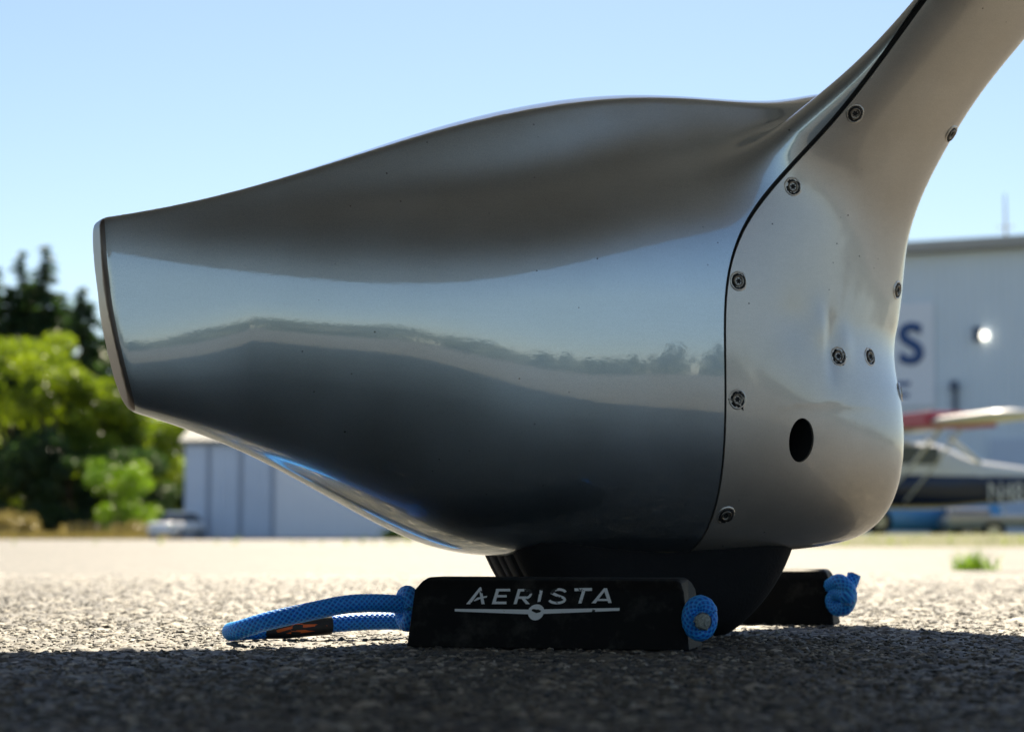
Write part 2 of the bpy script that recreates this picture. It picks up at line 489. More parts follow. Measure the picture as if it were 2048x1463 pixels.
LH = smooth_tab(np.interp(LZ, [.30, .45, .56, .72, 1.35], [.055, .050, .040, .032, .032]))
def solve_s(z, t, curve):
    lo, hi = -0.6, 1.6
    for _ in range(40):
        m = (lo + hi) / 2
        px, py = project(L2W(m, t, z))
        if px < np.interp(py, curve[:, 0], curve[:, 1]): lo = m
        else: hi = m
    return (lo + hi) / 2
LS0 = np.array([solve_s(z, t, LEGL) for z, t in zip(LZ, LT)])
LS1 = np.array([solve_s(z, t, LEGR) for z, t in zip(LZ, LT)])
LC, LW = smooth_tab((LS0 + LS1) / 2), smooth_tab((LS1 - LS0) / 2)
def f_leg(s, t, z):
    sc, hw, tc, hh = (cub(z, LZ, q) for q in (LC, LW, LT, LH))
    x, y = (s - sc), (t - tc)
    n = 2.3
    q = ((np.abs(x) / hw) ** n + (np.abs(y) / hh) ** n) ** (1 / n) + 1e-9
    f = (1 - 1 / q) * np.sqrt(x * x + y * y + 1e-12)
    return np.maximum(f, 0.31 - z)
DENTS = []
def F0(s, t, z):
    a, b = f_body(s, t, z), f_leg(s, t, z)
    k = 0.055
    h = np.clip(0.5 + 0.5 * (b - a) / k, 0, 1)
    return b * (1 - h) + a * h - k * h * (1 - h)
def FF(s, t, z):
    f = F0(s, t, z)
    for (p, amp, rs, rz) in DENTS:
        f = f + amp * np.exp(-(((s - p[0]) ** 2 + (t - p[1]) ** 2) / rs ** 2 + ((z - p[2]) / rz) ** 2))
    return f
def grad(s, t, z, e=6e-4, fn=None):
    fn = fn or FF
    g = np.stack([fn(s + e, t, z) - fn(s - e, t, z), fn(s, t + e, z) - fn(s, t - e, z), fn(s, t, z + e) - fn(s, t, z - e)], -1) / (2 * e)
    return g
def hit(px, py):
    """surface point of the fairing under a photo pixel -> local point, local normal"""
    d = pray(px, py); d = d / np.linalg.norm(d)
    T = np.arange(1.4, 3.2, 0.002)
    s, t, z = W2L(CAM + T[:, None] * d)
    f = FF(s, t, z)
    k = np.where((f[:-1] > 0) & (f[1:] <= 0))[0]
    if len(k) == 0:
        k = [int(np.argmin(f))]
        tt = T[k[0]]
    else:
        i = k[0]; tt = T[i] + 0.002 * f[i] / (f[i] - f[i + 1])
    s, t, z = W2L((CAM + tt * d)[None])
    g = grad(s, t, z)[0]
    return np.array((s[0], t[0], z[0])), g / np.linalg.norm(g)
for (px, py, amp, rs, rz) in [(1640, 655, -0.0026, .013, .024), (1664, 700, 0.0040, .011, .034), (1692, 690, -0.0020, .012, .02), (1585, 640, 0.0012, .02, .03)]:
    p, _ = hit(px, py)
    DENTS.append((p, amp, rs, rz))

def surface_nets(h):
    sx = np.arange(-0.69, 0.62, h); tx = np.arange(-0.20, 0.56, h); zx = np.arange(0.05, 1.12, h)
    ns, ntt, nz = len(sx), len(tx), len(zx)
    Fv = np.empty((ns, ntt, nz), np.float32)
    T2, Z2 = np.meshgrid(tx, zx, indexing='ij')
    for i, s in enumerate(sx):
        Fv[i] = F0(np.full(T2.shape, s), T2, Z2)
    ins = Fv < 0
    cnt = np.zeros((ns - 1, ntt - 1, nz - 1), np.int8)
    for a in (0, 1):
        for b in (0, 1):
            for c in (0, 1):
                cnt += ins[a:ns - 1 + a, b:ntt - 1 + b, c:nz - 1 + c]
    act = (cnt > 0) & (cnt < 8)
    idx = np.full(act.shape, -1, np.int64)
    I = np.argwhere(act); idx[act] = np.arange(len(I))
    P = np.stack([sx[I[:, 0]], tx[I[:, 1]], zx[I[:, 2]]], -1) + h / 2
    quads = []
    for ax in range(3):
        A = [slice(None)] * 3; B = [slice(None)] * 3
        A[ax] = slice(0, -1); B[ax] = slice(1, None)
        ia, ib = ins[tuple(A)], ins[tuple(B)]
        E = np.argwhere(ia != ib)
        sgn = ia[tuple(E.T)]
        o1, o2 = [(1, 2), (2, 0), (0, 1)][ax]
        ok = (E[:, o1] > 0) & (E[:, o2] > 0) & (E[:, o1] < act.shape[o1]) & (E[:, o2] < act.shape[o2]) & (E[:, ax] < act.shape[ax])
        E, sgn = E[ok], sgn[ok]
        def cell(d1, d2):
            C = E.copy(); C[:, o1] += d1; C[:, o2] += d2
            return idx[tuple(C.T)]
        q = np.stack([cell(-1, -1), cell(0, -1), cell(0, 0), cell(-1, 0)], -1)
        q[~sgn] = q[~sgn][:, ::-1]
        quads.append(q)
    Q = np.vstack(quads); Q = Q[(Q >= 0).all(1)]
    for it in range(6):
        s, t, z = P.T
        f = FF(s, t, z); g = grad(s, t, z)
        g2 = (g * g).sum(1) + 1e-6
        st = (f / g2)[:, None] * g
        ln = np.linalg.norm(st, axis=1, keepdims=True)
        st *= np.minimum(1, 0.6 * h / (ln + 1e-12))
        P = P - st
        if it in (1, 3):     # even the net out, then land on the surface again
            acc = np.zeros_like(P); c = np.zeros(len(P))
            for k in range(4):
                np.add.at(acc, Q[:, k], P[Q[:, (k + 1) % 4]] + P[Q[:, (k + 3) % 4]]); np.add.at(c, Q[:, k], 2)
            P = 0.5 * P + 0.5 * acc / np.maximum(c, 1)[:, None]
    return P, Q
P, Q = surface_nets(0.0045)
TRI = np.vstack([Q[:, [0, 1, 2]], Q[:, [0, 2, 3]]])

def clip(V, T, val):
    """keep the part of a triangle mesh where val > 0"""
    val = np.where(np.abs(val) < 1e-7, 1e-7, val)
    pos = val[T] > 0
    n = pos.sum(1)
    keep = T[n == 3]
    newv = []; cache = {}
    base = len(V)
    def cut(a, b):
        k = (a, b) if a < b else (b, a)
        if k not in cache:
            t_ = val[k[0]] / (val[k[0]] - val[k[1]])
            newv.append(V[k[0]] + (V[k[1]] - V[k[0]]) * t_)
            cache[k] = base + len(newv) - 1
        return cache[k]
    extra = []
    for tri, pp in zip(T[(n > 0) & (n < 3)], pos[(n > 0) & (n < 3)]):
        k = pp.sum()
        if k == 1:
            i = int(np.argmax(pp)); a, b, c = tri[i], tri[(i + 1) % 3], tri[(i + 2) % 3]
            extra.append((a, cut(a, b), cut(a, c)))
        else:
            i = int(np.argmin(pp)); a, b, c = tri[i], tri[(i + 1) % 3], tri[(i + 2) % 3]
            ab, ac = cut(a, b), cut(a, c)
            extra.append((ab, b, c)); extra.append((ab, c, ac))
    V2 = np.vstack([V, np.array(newv)]) if newv else V
    T2 = np.vstack([keep, np.array(extra, int)]) if extra else keep
    used, inv = np.unique(T2, return_inverse=True)
    return V2[used], inv.reshape(-1, 3)
def nrm(V):
    g = grad(V[:, 0], V[:, 1], V[:, 2])
    return g / (np.linalg.norm(g, axis=1, keepdims=True) + 1e-9)
def shell(name, V, T, mat, parent, th=0.0032):
    """outer skin, inner skin and the rim between them"""
    N = nrm(V)
    e = np.vstack([T[:, [0, 1]], T[:, [1, 2]], T[:, [2, 0]]])
    key = np.sort(e, 1); _, inv, c = np.unique(key, axis=0, return_inverse=True, return_counts=True)
    be = e[c[inv.ravel()] == 1]
    n = len(V)
    Vi = V - N * th
    bv, binv = np.unique(be, return_inverse=True); binv = binv.reshape(-1, 2)
    r0, r1 = 2 * n, 2 * n + len(bv)
    rim = np.vstack([np.stack([binv[:, 0] + r0, binv[:, 0] + r1, binv[:, 1] + r1], -1), np.stack([binv[:, 0] + r0, binv[:, 1] + r1, binv[:, 1] + r0], -1)])
    # normals on the rim point out of the cut
    tan = np.zeros((len(bv), 3)); d = V[be[:, 1]] - V[be[:, 0]]
    np.add.at(tan, binv[:, 0], d); np.add.at(tan, binv[:, 1], d)
    rn = np.cross(tan, N[bv]); rn /= np.linalg.norm(rn, axis=1, keepdims=True) + 1e-12
    VV = np.vstack([V, Vi, V[bv], Vi[bv]]); NN = np.vstack([N, -N, rn, rn])
    TT = np.vstack([T, T[:, ::-1] + n, rim])[:, ::-1]
    world = L2W(VV[:, 0], VV[:, 1], VV[:, 2]) - W0
    Nw = NN[:, 0:1] * HX + NN[:, 1:2] * TX + NN[:, 2:3] * np.array((0, 0, 1.0))
    return np_mesh(name, world, TT, mat, parent, True, Nw)

plane = empty("light_aircraft", W0)
tag(plane, "silver wheel fairing and gear leg of a parked light aircraft, close up on the tarmac", "aircraft")

SEAM_PX = [(1392, 1092), (1410, 1062), (1430, 1020), (1443, 950), (1449, 880), (1451, 800), (1450, 720), (1449, 650), (1450, 570), (1461, 505), (1488, 443), (1540, 376), (1600, 317), (1650, 262), (1700, 203), (1745, 143), (1790, 82), (1846, 0)]
sp = np.array([hit(*p)[0] for p in SEAM_PX]); o = np.argsort(sp[:, 2]); SZ, SS = sp[o, 2], sp[o, 0]
SZ = np.concatenate([SZ, [SZ[-1] + .6]]); SS = np.concatenate([SS, [SS[-1] + .6 * (SS[-1] - SS[-3]) / (SZ[-2] - SZ[-4])]])
_z = np.linspace(SZ[0], SZ[-1], 160); _s = np.interp(_z, SZ, SS)
for _ in range(14): _s = smooth_tab(_s)
SZ, SS = _z, _s
sl_tab = np.gradient(SS, SZ)
def seam(V):
    z = V[:, 2]
    far = 0.16 * np.clip((z - .50) / .05, 0, 1) * np.clip((.10 - V[:, 1]) / .05, 0, 1)
    return (V[:, 0] - far - np.interp(z, SZ, SS)) / np.sqrt(1 + np.interp(z, SZ, sl_tab) ** 2)
def seam_w(V):
    return np.interp(V[:, 2], [.12, .3, .42, .5, .62, .8], [.0013, .0014, .0017, .0026, .0029, .0032])
hole_p, hole_n = hit(1603, 880)
def wheel_cut(V):
    return np.maximum(np.maximum(np.abs(V[:, 0] - .02) - 0.155, np.abs(V[:, 1]) - 0.045), V[:, 2] - 0.12)
PV, PT = clip(P, TRI, wheel_cut(P))
RV, RT = clip(PV, PT, -(seam(PV) + seam_w(PV)))
FV, FT = clip(PV, PT, seam(PV) - seam_w(PV))
def hole_f(V):
    d = V - hole_p; a = d - (d @ hole_n)[:, None] * hole_n
    r = np.sqrt((a[:, 2] / 0.0258) ** 2 + (a[:, 0] ** 2 + a[:, 1] ** 2) / 0.0170 ** 2)
    return np.where(np.linalg.norm(d, axis=1) < 0.08, (r - 1) * .02, 1.0)
FV, FT = clip(FV, FT, hole_f(FV))
tail_f = lambda V: V[:, 0] - TAILZ(V[:, 2]) - 0.0048
TV, TT_ = clip(RV, RT, -tail_f(RV))
RV, RT = clip(RV, RT, tail_f(RV))
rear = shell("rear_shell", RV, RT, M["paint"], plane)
M["edge"] = simple("brown_grey_edge_strip", (0.17, 0.15, 0.14), 0.3, 0.6, var=.35, scale=30)  # tail rim coloured darker and browner than the rear shell
shell("tail_edge_strip", TV, TT_, M["edge"], plane)["label"] = "brown grey edge strip along the tail"
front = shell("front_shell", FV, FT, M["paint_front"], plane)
rear["label"] = "glossy silver tail half of the wheel fairing"
front["label"] = "silver nose half of the wheel fairing with gear leg cuff and screws"
# rubber seal lying below the joint
SV, STt = clip(PV, PT, 0.011 - np.abs(seam(PV)))
SN_ = nrm(SV)
SV = SV - SN_ * 0.0042
np_mesh("seam_seal", L2W(*SV.T) - W0, STt[:, ::-1], M["seal"], plane)
# lining of the round opening
def frame_of(n):
    n = np.asarray(n, float); a = np.cross(n, (0, 0, 1.0)); a /= np.linalg.norm(a); b = np.cross(n, a)
    return a, b
def loc_vec(v): return v[0] * HX + v[1] * TX + v[2] * np.array((0, 0, 1.0))
hp = L2W(*hole_p) - W0; hn = loc_vec(hole_n); ha, hb = frame_of(hn)
rings, k = [], 48
ang = np.linspace(0, 2 * np.pi, k, endpoint=False)
for (r, dep) in [(1.04, -.003), (1.04, -.05), (1.0, -.055), (.0001, -.055)]:
    rings.append(hp + hn * dep + r * (.0170 * np.cos(ang)[:, None] * ha + .0258 * np.sin(ang)[:, None] * hb))
V = np.vstack(rings)
Fq = [(i * k + j, i * k + (j + 1) % k, (i + 1) * k + (j + 1) % k, (i + 1) * k + j) for i in range(3) for j in range(k)]
mesh_obj("access_hole", V, Fq, M["inside"], front)

# screws
def lathe(prof, k, org, n, wob=0.0, seed=0):
    a, b = frame_of(n); g = np.random.default_rng(seed)
    ang = np.linspace(0, 2 * np.pi, k, endpoint=False)
    jit = 1 + wob * g.normal(0, 1, k)
    V = []
    for (r, h) in prof:
        V.append(org + n * h + (r * jit)[:, None] * (np.cos(ang)[:, None] * a + np.sin(ang)[:, None] * b))
    V = np.vstack(V)
    Fq = [(i * k + j, i * k + (j + 1) % k, (i + 1) * k + (j + 1) % k, (i + 1) * k + j) for i in range(len(prof) - 1) for j in range(k)]
    return V, Fq
SCREWS = [(1710, 227, 0), (1586, 373, 1), (1477, 562, 0), (1475, 798, 1), (1452, 1030, 0), (1677, 712, 1), (1740, 713, 0), (1903, 268, 0), (1795, 580, 0), (1801, 783, 0)]
for i, (px, py, chip) in enumerate(SCREWS):
    p, n = hit(px, py)
    o_, nw = L2W(*p) - W0, loc_vec(n)
    V, Fq = lathe([(.0042, .0006), (.0056, .0019), (.0063, .0016), (.0066, .0003)], 20, o_, nw)
    sc_ = mesh_obj("screw", V, Fq, M["steel"], front)
    # the driver socket: a six pointed recess
    a, b = frame_of(nw)
    prof = []
    for j in range(12):
        r = .0040 if j % 2 == 0 else .0024
        th = j / 12 * 2 * math.pi + i
        prof.append(o_ + nw * .00065 + r * (math.cos(th) * a + math.sin(th) * b))
    V = np.vstack(prof + [o_ + nw * .0002])
    so_ = mesh_obj("driver_socket", V, [(j, (j + 1) % 12, 12) for j in range(12)], M["seal"], front, False)
    V, Fq = lathe([(.0062, .0004), (.0092, .0006), (.0094, .0001)], 26, o_ + (0, 0, -0.0008), nw, 0.06 + .10 * chip, i)
    mesh_obj("gap_shade_disc", V, Fq, M["seal"], front)  # black disc proud of the skin, stands in for the shaded gap
    V, Fq = lathe([(.0090, .0001), (.0096, .0009), (.0106, .0008), (.0118, -.0004)], 30, o_, nw, 0.02, i + 50)
    mesh_obj("paint_lip", V, Fq, M["paint_front"], front)

# tyre and wheel inside the fairing
def lathe_axis(prof, k, axis_t, name, mat, parent):
    V = []
    ang = np.linspace(0, 2 * np.pi, k, endpoint=False)
    for (r, tt) in prof:
        V.append(np.stack([r * np.cos(ang), np.full(k, tt), r * np.sin(ang)], -1))
    V = np.vstack(V)
    n = len(prof)
    Fq = [(i * k + j, i * k + (j + 1) % k, (i + 1) * k + (j + 1) % k, (i + 1) * k + j) for i in range(n - 1) for j in range(k)]
    return V, Fq
tp = [(.085, -.062), (.12, -.070), (.155, -.072), (.18, -.066), (.196, -.054), (.202, -.046), (.203, -.036), (.2018, -.035), (.2018, -.031), (.2045, -.030), (.205, -.012), (.2036, -.011), (.2036, -.007), (.205, -.006)]
tp = tp + [(r, -t) for r, t in tp[::-1]]
V, Fq = lathe_axis(tp, 96, 0, "tyre", None, None)
V[:, 2] = np.maximum(V[:, 2], -0.180)
V[:, 0] *= 0.98
V = V[:, 0:1] * HX + V[:, 1:2] * TX + V[:, 2:3] * np.array((0, 0, 1.0)) + np.array((0, 0, .181)) - 0.008 * HX
mesh_obj("tyre", V, Fq, M["rubber"], plane)
V, Fq = lathe_axis([(.002, -.03), (.05, -.035), (.07, -.05), (.086, -.062), (.086, .062), (.07, .05), (.05, .035), (.002, .03)], 48, 0, "", None, None)
V = V[:, 0:1] * HX + V[:, 1:2] * TX + V[:, 2:3] * np.array((0, 0, 1.0)) + np.array((0, 0, .181)) - 0.008 * HX
mesh_obj("wheel_hub", V, Fq, M["steel"], plane)

# unseen wing, outline shaped to shade the foreground and bound the mirrored sky
WZ = 1.30
off = WZ / math.tan(R(SUN_EL))
edge = [(-9.0, 1.45), (-2.0, 1.86), (-.515, 2.0), (-.118, 2.085), (.08, 2.2), (.25, 2.42), (.36, 2.56), (.44, 2.60), (.50, 2.52), (.56, 2.38), (.64, 2.22), (.85, 2.0), (1.4, 1.8), (1.85, 1.7)]
edge = [(x + off * math.sin(R(SUN_AZ)), y + off * math.cos(R(SUN_AZ))) for x, y in edge]
trail = [(1.8, .6), (1.62, -.9), (1.42, -2.2), (1.15, -3.2), (.85, -3.9), (.5, -4.25), (.1, -4.1), (-.4, -3.5), (-1.0, -3.0), (-2.2, -2.6), (-9.0, -2.3)]
poly = edge + trail
def slab(poly, z0, z1):
    n = len(poly)
    c = np.mean(poly, axis=0)
    V = [(x, y, z0 + .03) for x, y in poly] + [(c[0] + (x - c[0]) * .97, c[1] + (y - c[1]) * .97, z0) for x, y in poly]
    V += [(x, y, z0 + .05) for x, y in poly] + [(c[0] + (x - c[0]) * .9, c[1] + (y - c[1]) * .8, z1) for x, y in poly]
    Fq = [tuple(range(2 * n - 1, n - 1, -1)), tuple(range(3 * n, 4 * n))]
    for i in range(n):
        j = (i + 1) % n
        Fq += [(n + i, n + j, j, i), (i, j, 2 * n + j, 2 * n + i), (2 * n + i, 2 * n + j, 3 * n + j, 3 * n + i)]
    return [np.array(v) - W0 for v in V], Fq
V, Fq = slab(poly, WZ - .03, WZ + .14)
mesh_obj("wing", V, Fq, simple("unseen_wing_paint", (0.56, 0.57, 0.59), 0.35, var=.06, scale=2), plane, False)  # out of view; tone chosen for its bounce and reflection
# rest of the leg up to the wing
print("body verts", len(P))

# =================================================================== CHOCKS
def chock(name, x0, y0, x1, y1, label):
    ang_ = math.atan2(y1 - y0, x1 - x0); L = math.hypot(x1 - x0, y1 - y0)
    e = empty(name, (x0, y0, 0), ang_)
    tag(e, label, "wheel chock", "rubber chocks at the wheel")
    D, H = 0.088, 0.0725
    prof = [(0, 0), (0.004, H - .012), (0.010, H - .003), (0.018, H), (D - .022, H), (D - .012, H - .004), (D - .006, H - .012), (D, 0)]
    bm = bmesh.new()
    def ring(x, sc, dx):
        vs = []
        for (y, z) in prof:
            vs.append(bm.verts.new((x + dx * (z / H) ** 5, D / 2 + (y - D / 2) * sc, z * (1 - (1 - sc) * .5))))
        return vs
    rs = [ring(0.0, .97, .017), ring(0.004, 1.0, .017), ring(L - .004, 1.0, -.012), ring(L, .97, -.012)]
    for a, b in zip(rs, rs[1:]):
        for i in range(len(prof)):
            j = (i + 1) % len(prof)
            bm.faces.new((a[i], a[j], b[j], b[i]))
    bm.faces.new(rs[0]); bm.faces.new(rs[-1][::-1])
    ob = bm_obj("block", bm, M["chock"], e, False)
    md = ob.modifiers.new("bevel", 'BEVEL'); md.width = 0.003; md.segments = 3; md.limit_method = 'ANGLE'; md.angle_limit = R(20)
    return e, L, ang_
c1, CL, CA = chock("wheel_chock", -0.1105, 2.094, 0.178, 2.020, "black rubber chock with AERISTA lettering in front of the tyre")
c2, CL2, CA2 = chock("wheel_chock", 0.135, 2.692, 0.420, 2.618, "plain dark rubber chock behind the tyre at right")

# lettering on the near face, built in chock coordinates from photo positions
m, t, b = new_mat("worn_white_print")
b.inputs["Roughness"].default_value = 0.5
tc = t.nodes.new("ShaderNodeTexCoord"); n = t.nodes.new("ShaderNodeTexNoise")
n.inputs["Scale"].default_value = 140; n.inputs["Detail"].default_value = 6
sx = t.nodes.new("ShaderNodeSeparateXYZ"); t.links.new(tc.outputs["Object"], sx.inputs[0])
t.links.new(tc.outputs["Object"], n.inputs["Vector"])
# wear is worst round the middle letters, near the top
mr = t.nodes.new("ShaderNodeMath"); mr.operation = 'SUBTRACT'; mr.inputs[1].default_value = 0.141
ab = t.nodes.new("ShaderNodeMath"); ab.operation = 'ABSOLUTE'
m1 = t.nodes.new("ShaderNodeMapRange"); m1.inputs["From Min"].default_value = 0.0; m1.inputs["From Max"].default_value = 0.035
m1.inputs["To Min"].default_value = 0.28; m1.inputs["To Max"].default_value = 0.0
zz = t.nodes.new("ShaderNodeMapRange"); zz.inputs["From Min"].default_value = 0.050; zz.inputs["From Max"].default_value = 0.060
mm = t.nodes.new("ShaderNodeMath"); mm.operation = 'MULTIPLY'
sb = t.nodes.new("ShaderNodeMath"); sb.operation = 'SUBTRACT'
rp = t.nodes.new("ShaderNodeValToRGB"); rp.color_ramp.elements[0].position = 0.32; rp.color_ramp.elements[1].position = 0.36
rp.color_ramp.elements[0].color = (0.012, 0.013, 0.014, 1); rp.color_ramp.elements[1].color = (0.80, 0.82, 0.84, 1)
t.links.new(sx.outputs[0], mr.inputs[0]); t.links.new(mr.outputs[0], ab.inputs[0]); t.links.new(ab.outputs[0], m1.inputs["Value"])
t.links.new(sx.outputs[2], zz.inputs["Value"]); t.links.new(m1.outputs[0], mm.inputs[0]); t.links.new(zz.outputs[0], mm.inputs[1])
t.links.new(n.outputs["Fac"], sb.inputs[0]); t.links.new(mm.outputs[0], sb.inputs[1]); t.links.new(sb.outputs[0], rp.inputs[0])
t.links.new(rp.outputs[0], b.inputs["Base Color"])
M["print"] = m
c1o = np.array((-0.1105, 2.094, 0)); cu_, cn_ = np.array((math.cos(CA), math.sin(CA), 0)), np.array((-math.sin(CA), math.cos(CA), 0))
def face_pt(px, py):
    """photo pixel -> point just proud of the chock's near face (chock coordinates)"""
    d = pray(px, py)
    # near face: y = 0.004*z/(H-.012)
    k = 0.004 / 0.0605
    A = CAM - c1o
    # (A+T d).cn - k*(A+T d).z = -0.0006
    T = (-0.0006 - (A @ cn_ - k * A[2])) / (d @ cn_ - k * d[2])
    q = A + T * d
    return (float(q @ cu_), float(q @ cn_), float(q[2]))
Z2P = lambda x, y: (780 + x / 4.2667, 1060 + y / 4.2667)     # from the enlarged study crop
polys = []
def stroke(x0, y0, x1, y1, w0, w1=None, hor=True):
    w1 = w0 if w1 is None else w1
    dx, dy = x1 - x0, y1 - y0; l = math.hypot(dx, dy); nx, ny = -dy / l, dx / l
    polys.append([(x0 + nx * w0 / 2, y0 + ny * w0 / 2), (x1 + nx * w1 / 2, y1 + ny * w1 / 2), (x1 - nx * w1 / 2, y1 - ny * w1 / 2), (x0 - nx * w0 / 2, y0 - ny * w0 / 2)])
def arc(cx, cy, rx, ry, a0, a1, w, n=14, sk=0.0):
    pts = [(cx + rx * math.cos(R(a0 + (a1 - a0) * i / n)) - sk * ry * math.sin(R(a0 + (a1 - a0) * i / n)), cy + ry * math.sin(R(a0 + (a1 - a0) * i / n))) for i in range(n + 1)]
    L_, R_ = [], []
    for i, (x, y) in enumerate(pts):
        x0, y0 = pts[max(0, i - 1)]; x1, y1 = pts[min(n, i + 1)]
        l = math.hypot(x1 - x0, y1 - y0); nx, ny = -(y1 - y0) / l, (x1 - x0) / l
        L_.append((x + nx * w / 2, y + ny * w / 2)); R_.append((x - nx * w / 2, y - ny * w / 2))
    for i in range(n):
        polys.append([L_[i], L_[i + 1], R_[i + 1], R_[i]])
T_ = 25
# A with the little aeroplane crossbar
polys.append([(650, 628), (760, 490), (775, 480), (780, 497), (685, 628)])
polys.append([(762, 515), (780, 490), (808, 628), (780, 628)])
polys.append([(712, 600), (745, 572), (830, 556), (826, 571), (780, 580), (722, 603)])
# E
polys.append([(868, 628), (908, 497), (936, 497), (896, 628)])
stroke(905, 508, 1026, 508, 22); stroke(893, 560, 996, 560, 20); stroke(878, 617, 994, 617, 22)
# R
polys.append([(1054, 628), (1092, 499), (1119, 499), (1081, 628)])
stroke(1095, 509, 1185, 509, 21); stroke(1080, 572, 1165, 572, 20)
arc(1172, 541, 30, 32, -90, 90, 21, sk=0.2)
polys.append([(1120, 580), (1150, 578), (1194, 628), (1160, 628)])
# I
polys.append([(1258, 610), (1278, 500), (1306, 500), (1284, 606)])
# S
arc(1440, 531, 58, 28, -10, -200, 22, 16); arc(1425, 590, 66, 28, -62, 170, 22, 18)
stroke(1386, 535, 1440, 560, 24); stroke(1430, 556, 1475, 572, 24)
# T
stroke(1575, 505, 1724, 502, 25); polys.append([(1640, 512), (1668, 512), (1634, 622), (1606, 622)])
# A
polys.append([(1720, 620), (1826, 492), (1852, 492), (1755, 620)]); polys.append([(1826, 512), (1852, 492), (1892, 618), (1862, 618)])
stroke(1762, 592, 1870, 592, 18)
# tapered wings and the round nose below them
polys.append([(552, 668), (1195, 674), (1180, 714), (553, 690)])
polys.append([(1312, 672), (1960, 660), (1958, 684), (1310, 711)])
def disc(cx, cy, rx, ry, tilt=0, n=28, cut=None):
    pts = []
    for i in range(n):
        a = 2 * math.pi * i / n
        x, y = rx * math.cos(a), ry * math.sin(a)
        pts.append((cx + x * math.cos(tilt) - y * math.sin(tilt), cy + x * math.sin(tilt) + y * math.cos(tilt)))
    return pts
# round cowl with an intake slot: ring pieces round the slot
slot = [(1208 + (x * 82), 676 + y) for x, y in [(0, 4), (.25, 10), (.5, 12), (.75, 6), (1, 0), (1, 14), (.8, 24), (.5, 30), (.2, 26)]]
sc_c = (1247, 690)
def slot_r(th):
    return (40 * 15) / math.hypot(15 * math.cos(th), 40 * math.sin(th))
n = 40; ringo, ringi = [], []
for i in range(n):
    th = 2 * math.pi * i / n
    ex = 68 if math.cos(th) > 0 else 70; ey = 60 if math.sin(th) < 0 else 76
    ringo.append((sc_c[0] + ex * math.cos(th) - 8 * math.sin(th), sc_c[1] + ey * math.sin(th)))
    r = slot_r(th - 0.15)
    ringi.append((sc_c[0] + r * math.cos(th), sc_c[1] + r * math.sin(th) - 6 * abs(math.cos(th))))
for i in range(n):
    j = (i + 1) % n
    polys.append([ringo[i], ringo[j], ringi[j], ringi[i]])
V, Fq = [], []
for pi, pl in enumerate(polys):
    k0 = len(V)
    for (x, y) in pl:
        q = face_pt(*Z2P(x, y)); V.append((q[0], q[1] - 0.00002 * (pi % 7), q[2]))
    Fq.append(tuple(range(k0, k0 + len(pl))))
lt = mesh_obj("logo_lettering", V, Fq, M["print"], c1, False)

# =================================================================== ROPE
def rope_material():
    m, t, b = new_mat("blue_braid")
    a = t.nodes.new("ShaderNodeAttribute"); a.attribute_name = "strand"
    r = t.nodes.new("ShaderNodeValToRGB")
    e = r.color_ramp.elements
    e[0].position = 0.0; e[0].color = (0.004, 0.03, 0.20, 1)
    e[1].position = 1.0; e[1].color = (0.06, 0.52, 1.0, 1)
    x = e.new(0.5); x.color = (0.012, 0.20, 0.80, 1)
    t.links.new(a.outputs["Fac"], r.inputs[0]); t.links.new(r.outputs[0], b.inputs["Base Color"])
    b.inputs["Roughness"].default_value = 0.42
    b.inputs["Sheen Weight"].default_value = 0.04
    b.inputs["Specular IOR Level"].default_value = 0.35
    b.inputs["Sheen Roughness"].default_value = 0.4
    b.inputs["Transmission Weight"].default_value = 0.0
    b.inputs["Subsurface Weight"].default_value = 0.5
    b.inputs["Subsurface Radius"].default_value = (0.002, 0.004, 0.008)
    b.inputs["Subsurface Scale"].default_value = 1.0
    return m
M["rope"] = rope_material()
def braid(path, rad, name, parent, nst=10, pitch=0.030, nseg=80, step=0.0008, amp=0.0011):
    C = spline(path, step)
    w = 2 * np.pi / pitch
    def pat(u, v):
        A = np.cos(nst * v + nst * 0.5 * w * u); B = np.cos(nst * v - nst * 0.5 * w * u)
        wv = np.cos(nst * 0.5 * w * u) * np.cos(nst * v)
        return np.maximum(0.5 + 0.5 * A + 0.25 * wv, 0.5 + 0.5 * B - 0.25 * wv)
    rr = np.full(len(C), rad)
    V, F, u = sweep(C, rr, nseg, disp=lambda u, v: amp * (pat(u, v) - .8))
    a = np.linspace(0, 2 * np.pi, nseg, endpoint=False)
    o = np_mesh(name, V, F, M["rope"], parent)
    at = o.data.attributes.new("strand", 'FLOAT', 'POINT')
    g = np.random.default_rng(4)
    pv = pat(u[:, None], a[None, :]) / 1.25  # weave relief drives colour: dark creases and bright tops painted as shading
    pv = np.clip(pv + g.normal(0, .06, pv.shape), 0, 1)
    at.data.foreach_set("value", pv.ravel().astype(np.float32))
    return o
rope = empty("chock_rope", (0, 0, 0))
tag(rope, "blue braided rope looped on the sunlit tarmac and knotted through the chocks", "rope")
RD = 0.0094
def pt(px, py, Y): return tuple(at_depth(px, py, Y))
loop = [pt(822, 1216, 2.135), pt(800, 1208, 2.135), pt(745, 1205, 2.125), pt(690, 1208, 2.11), pt(620, 1222, 2.10), pt(540, 1240, 2.10), pt(480, 1258, 2.12),
        pt(462, 1262, 2.165), pt(478, 1262, 2.205), pt(540, 1258, 2.225), pt(640, 1249, 2.235), pt(730, 1242, 2.25), pt(820, 1241, 2.28), pt(900, 1240, 2.33)]
loop = [(x, y, max(z, RD + .001)) for x, y, z in loop]
braid(loop, RD, "rope_loop", rope)
